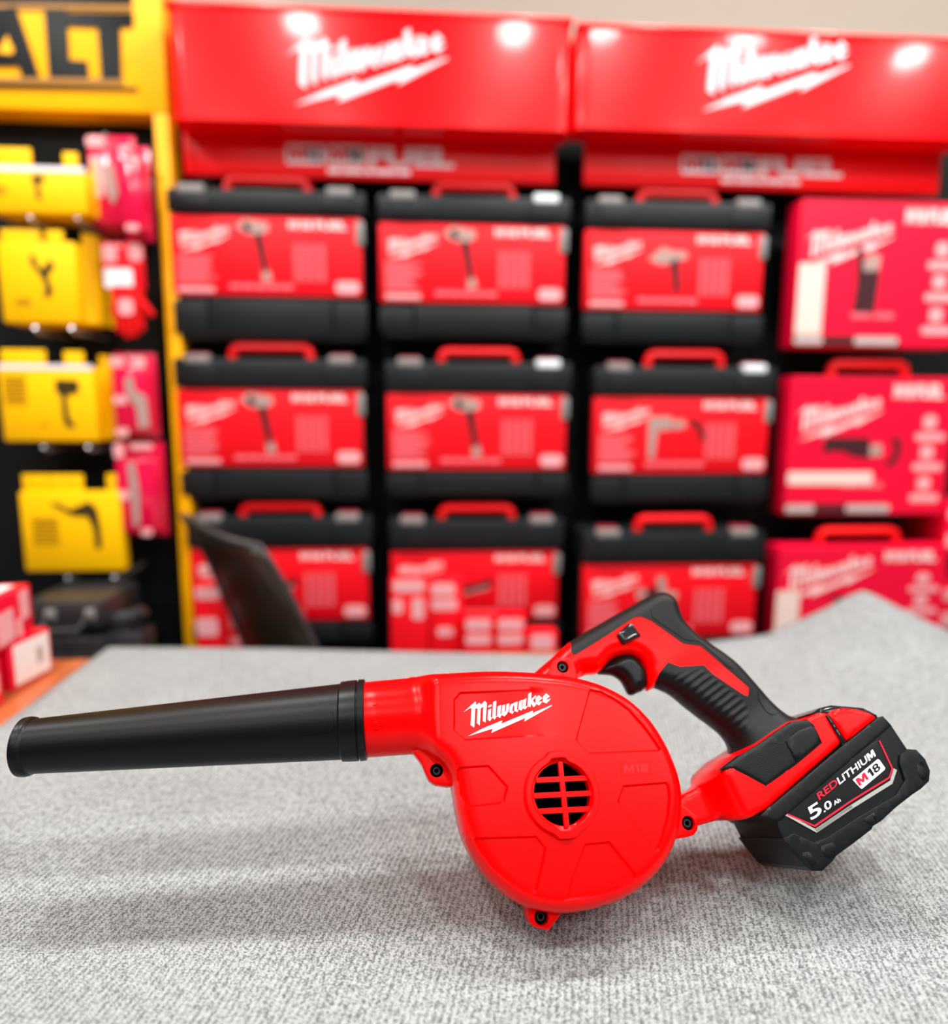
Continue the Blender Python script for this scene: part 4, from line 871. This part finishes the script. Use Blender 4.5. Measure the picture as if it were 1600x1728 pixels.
# ---- battery
BO = [(1294,1367),(1340,1328),(1424,1257),(1431,1251),(1478,1212),(1490,1209),(1505,1224),(1532,1265),(1540,1280),(1545,1310),(1530,1338),(1474,1388),(1408,1441),(1385,1462),(1362,1461),(1322,1415),(1307,1386)]
def slab(nm, L, T, m, par, R=.0012, drop=.0008, **k_):
    q = PP(L, T); return pillow(nm, q, lambda Q: rnd_edge(np.where(sdist(Q, q)[1], sdist(Q, q)[0], 0), T, R, drop), m, par, .0045, (.0003, R*.3, R*.6, R), angle=18, **k_)
bat = slab('battery_pack', BO, .0380, BLKP, blower, label='black battery pack')
slab('upper_shell', [(1285,1376),(1294,1366),(1316,1348),(1424,1257),(1482,1211),(1491,1208),(1506,1224),(1480,1246),(1320,1384),(1307,1388)], .0392, BLKP, bat, .0015, .001)
slab('lower_bumper', [(1340,1406),(1375,1422),(1398,1412),(1452,1377),(1513,1341),(1528,1317),(1519,1289),(1520,1274),(1533,1264),(1547,1265),(1562,1281),(1570,1300),(1568.5,1318),(1555,1331),(1540,1341),(1513,1362),(1487,1386),(1474,1394),(1472,1399),(1441,1423),(1411,1445),(1407,1452),(1388,1470),(1372,1470),(1361,1463),(1336,1434),(1322,1415)], .0402, BLKP, bat, .0006, .0004)
flat('bumper_tab', [(1384,1428),(1409,1420),(1416,1436),(1408,1449),(1395,1452)], .0406, BLKP, bat, .0008, .0006)
flat('bumper_tab', [(1455,1384),(1478,1369),(1484,1384),(1472,1394)], .0406, BLKP, bat, .0008, .0006)
flat('bumper_tab', [(1545,1288),(1556,1281),(1568,1302),(1562,1322),(1553,1312)], .0406, BLKP, bat, .0008, .0006)
flat('bumper_tab', [(1352,1440),(1368,1436),(1382,1462),(1374,1468)], .0406, BLKP, bat, .0008, .0006)
LB = [(1312,1368),(1328,1374),(1374,1396),(1499,1314),(1507,1297),(1484,1248),(1400,1300)]
lbl = flat('battery_label', LB, .0386, BLKP, bat, .0004, .0002, label='printed battery label')
def strip(nm, L, wpx, w0, m, par):
    q = [np.array(P(x, y, w0)) for x, y in L]; bm = bmesh.new(); a = []; b = []; hw = wpx/2*0.00049
    for i in range(len(q)):
        d = q[min(i+1, len(q)-1)]-q[max(i-1, 0)]; d /= np.linalg.norm(d); n = np.array([-d[1], d[0]])
        if 0 < i < len(q)-1:
            e = q[i]-q[i-1]; e /= np.linalg.norm(e); cs = abs(np.array([-e[1], e[0]])@n); n = n/max(cs, .5)
        a.append(bm.verts.new((*(q[i]+n*hw), w0))); b.append(bm.verts.new((*(q[i]-n*hw), w0)))
    for i in range(len(q)-1): bm.faces.new((a[i], a[i+1], b[i+1], b[i]))
    for f in bm.faces: f.normal_update()
    bmesh.ops.solidify(bm, geom=bm.faces[:], thickness=.0002)
    return add(nm, finish(bm, nm), m, par)
strip('red_border', [(1329,1374),(1375,1394),(1436,1352),(1501,1312),(1506,1297),(1484,1250)], 2.4, .0390, LRED, lbl)
strip('silver_border', [(1308,1368),(1328,1375),(1377,1402),(1438,1361)], 4.2, .0389, SIL, lbl)
strip('silver_border', [(1377,1402),(1438,1361),(1504,1320),(1511,1298)], 5.4, .0389, SIL, lbl)
strip('seam_glint', [(1330,1367),(1368,1335),(1403,1308)], 0.9, .0389, mat('painted_glint', (0.3, 0.3, 0.3), 0.4), lbl)  # highlight along the seam, painted as a thin pale strip
def tq(nm, s, BL, BR, TL, w0, m, par, bold=0.03):
    o_, a_, b_ = (np.array(P(x, y, w0)) for x, y in (BL, BR, TL)); bm = bmesh.new()
    text_bm(bm, s, lambda u, v: Vector((*(o_+(a_-o_)*u+(b_-o_)*v), w0)), bold); return add(nm, finish(bm, nm), m, par)
tq('lettering', 'RED', (1383,1350.5), (1415,1324), (1378,1339.5), .0391, LRED, lbl, .018)
tq('lettering', 'LITHIU', (1417,1324.5), (1465.5,1285.5), (1412,1313.5), .0391, WHT, lbl, .018)
tq('lettering', 'M', (1467,1284.5), (1478.5,1275.3), (1461.5,1273.5), .0391, WHT, lbl)
MP = [(1439,1316),(1441,1314),(1481,1281),(1484,1282),(1494,1296),(1493,1299),(1455,1331),(1452,1330)]
q = PP(MP, .0389); bm = bmesh.new(); bm.faces.new([bm.verts.new((*p, .0390)) for p in q]); add('number_plate', finish(bm, 'np'), WHT, lbl)
tq('lettering', 'M', (1451,1326.5), (1466.5,1314), (1443.5,1315.5), .0393, LRED, lbl, .018)
tq('lettering', '18', (1470,1312), (1487.5,1297.5), (1462.5,1300.5), .0393, BLKP, lbl, .018)
tq('lettering', '5', (1369.5,1385), (1389,1372), (1361,1364.5), .0391, WHT, lbl, .018)
tq('lettering', '.', (1391,1371.5), (1394,1369.3), (1390,1369), .0391, WHT, lbl, .018)
tq('lettering', '0', (1394.5,1369), (1405.5,1361), (1389,1356.5), .0391, WHT, lbl, .018)
tq('lettering', 'Ah', (1408.5,1359.5), (1419.5,1352), (1405.5,1353), .0391, WHT, lbl, .03)
slab('latch_surround', [(1372,1203),(1385,1194),(1404,1189.5),(1424,1191),(1458,1194),(1482,1206),(1484,1212),(1432,1256),(1424,1257),(1396,1208),(1378,1215)], .0365, BLKG, bat, .003, .002)
flat('release_latch', [(1398,1204),(1410,1197),(1424.5,1194.5),(1440,1195.5),(1454,1198),(1470,1203.5),(1479,1209),(1478.5,1213),(1455,1232),(1433,1250),(1429,1248.5)], .0392, RED, bat, .003, .0022, label='red release latch')
flat('latch_slot', [(1394,1207),(1400,1206),(1430,1255),(1424.5,1257)], .0390, BLKG, bat, .001, .0008)

# ---- lettering on the housing
bm = bmesh.new()
def lf(x, y, d): q = P(775+x/10, 1160+y/10, .0386); return Vector((q[0], q[1], float(hh_house(np.array([q]))[0])-.0002+.0007*d))
logo_bm(bm, lf, 1); add('brand_lettering', finish(bm, 'bl'), WHT, blower, label='white brand lettering with a bolt')
bm = bmesh.new(); w0 = .0400
fr4 = [P(x, y, w0) for x, y in ((1047.5,1287),(1098,1284.5),(1099,1307),(1048.5,1309))]
tube(bm, [Vector((*p, w0)) for p in fr4+fr4[:2]], .0003, 6); add('emboss_frame', finish(bm, 'ef'), RED, blower)
MR = mat('red_emboss_shade', (0.62, 0.0, 0.002), 0.4, 0.3)  # darker red stands in for the shading of raised letters
o = tq('embossed_lettering', 'M18', (1053.5,1304.5), (1093.5,1302.5), (1053,1291), .0401, MR, blower, .04); o.data.materials[0] = MR
S.view_settings.use_curve_mapping = False
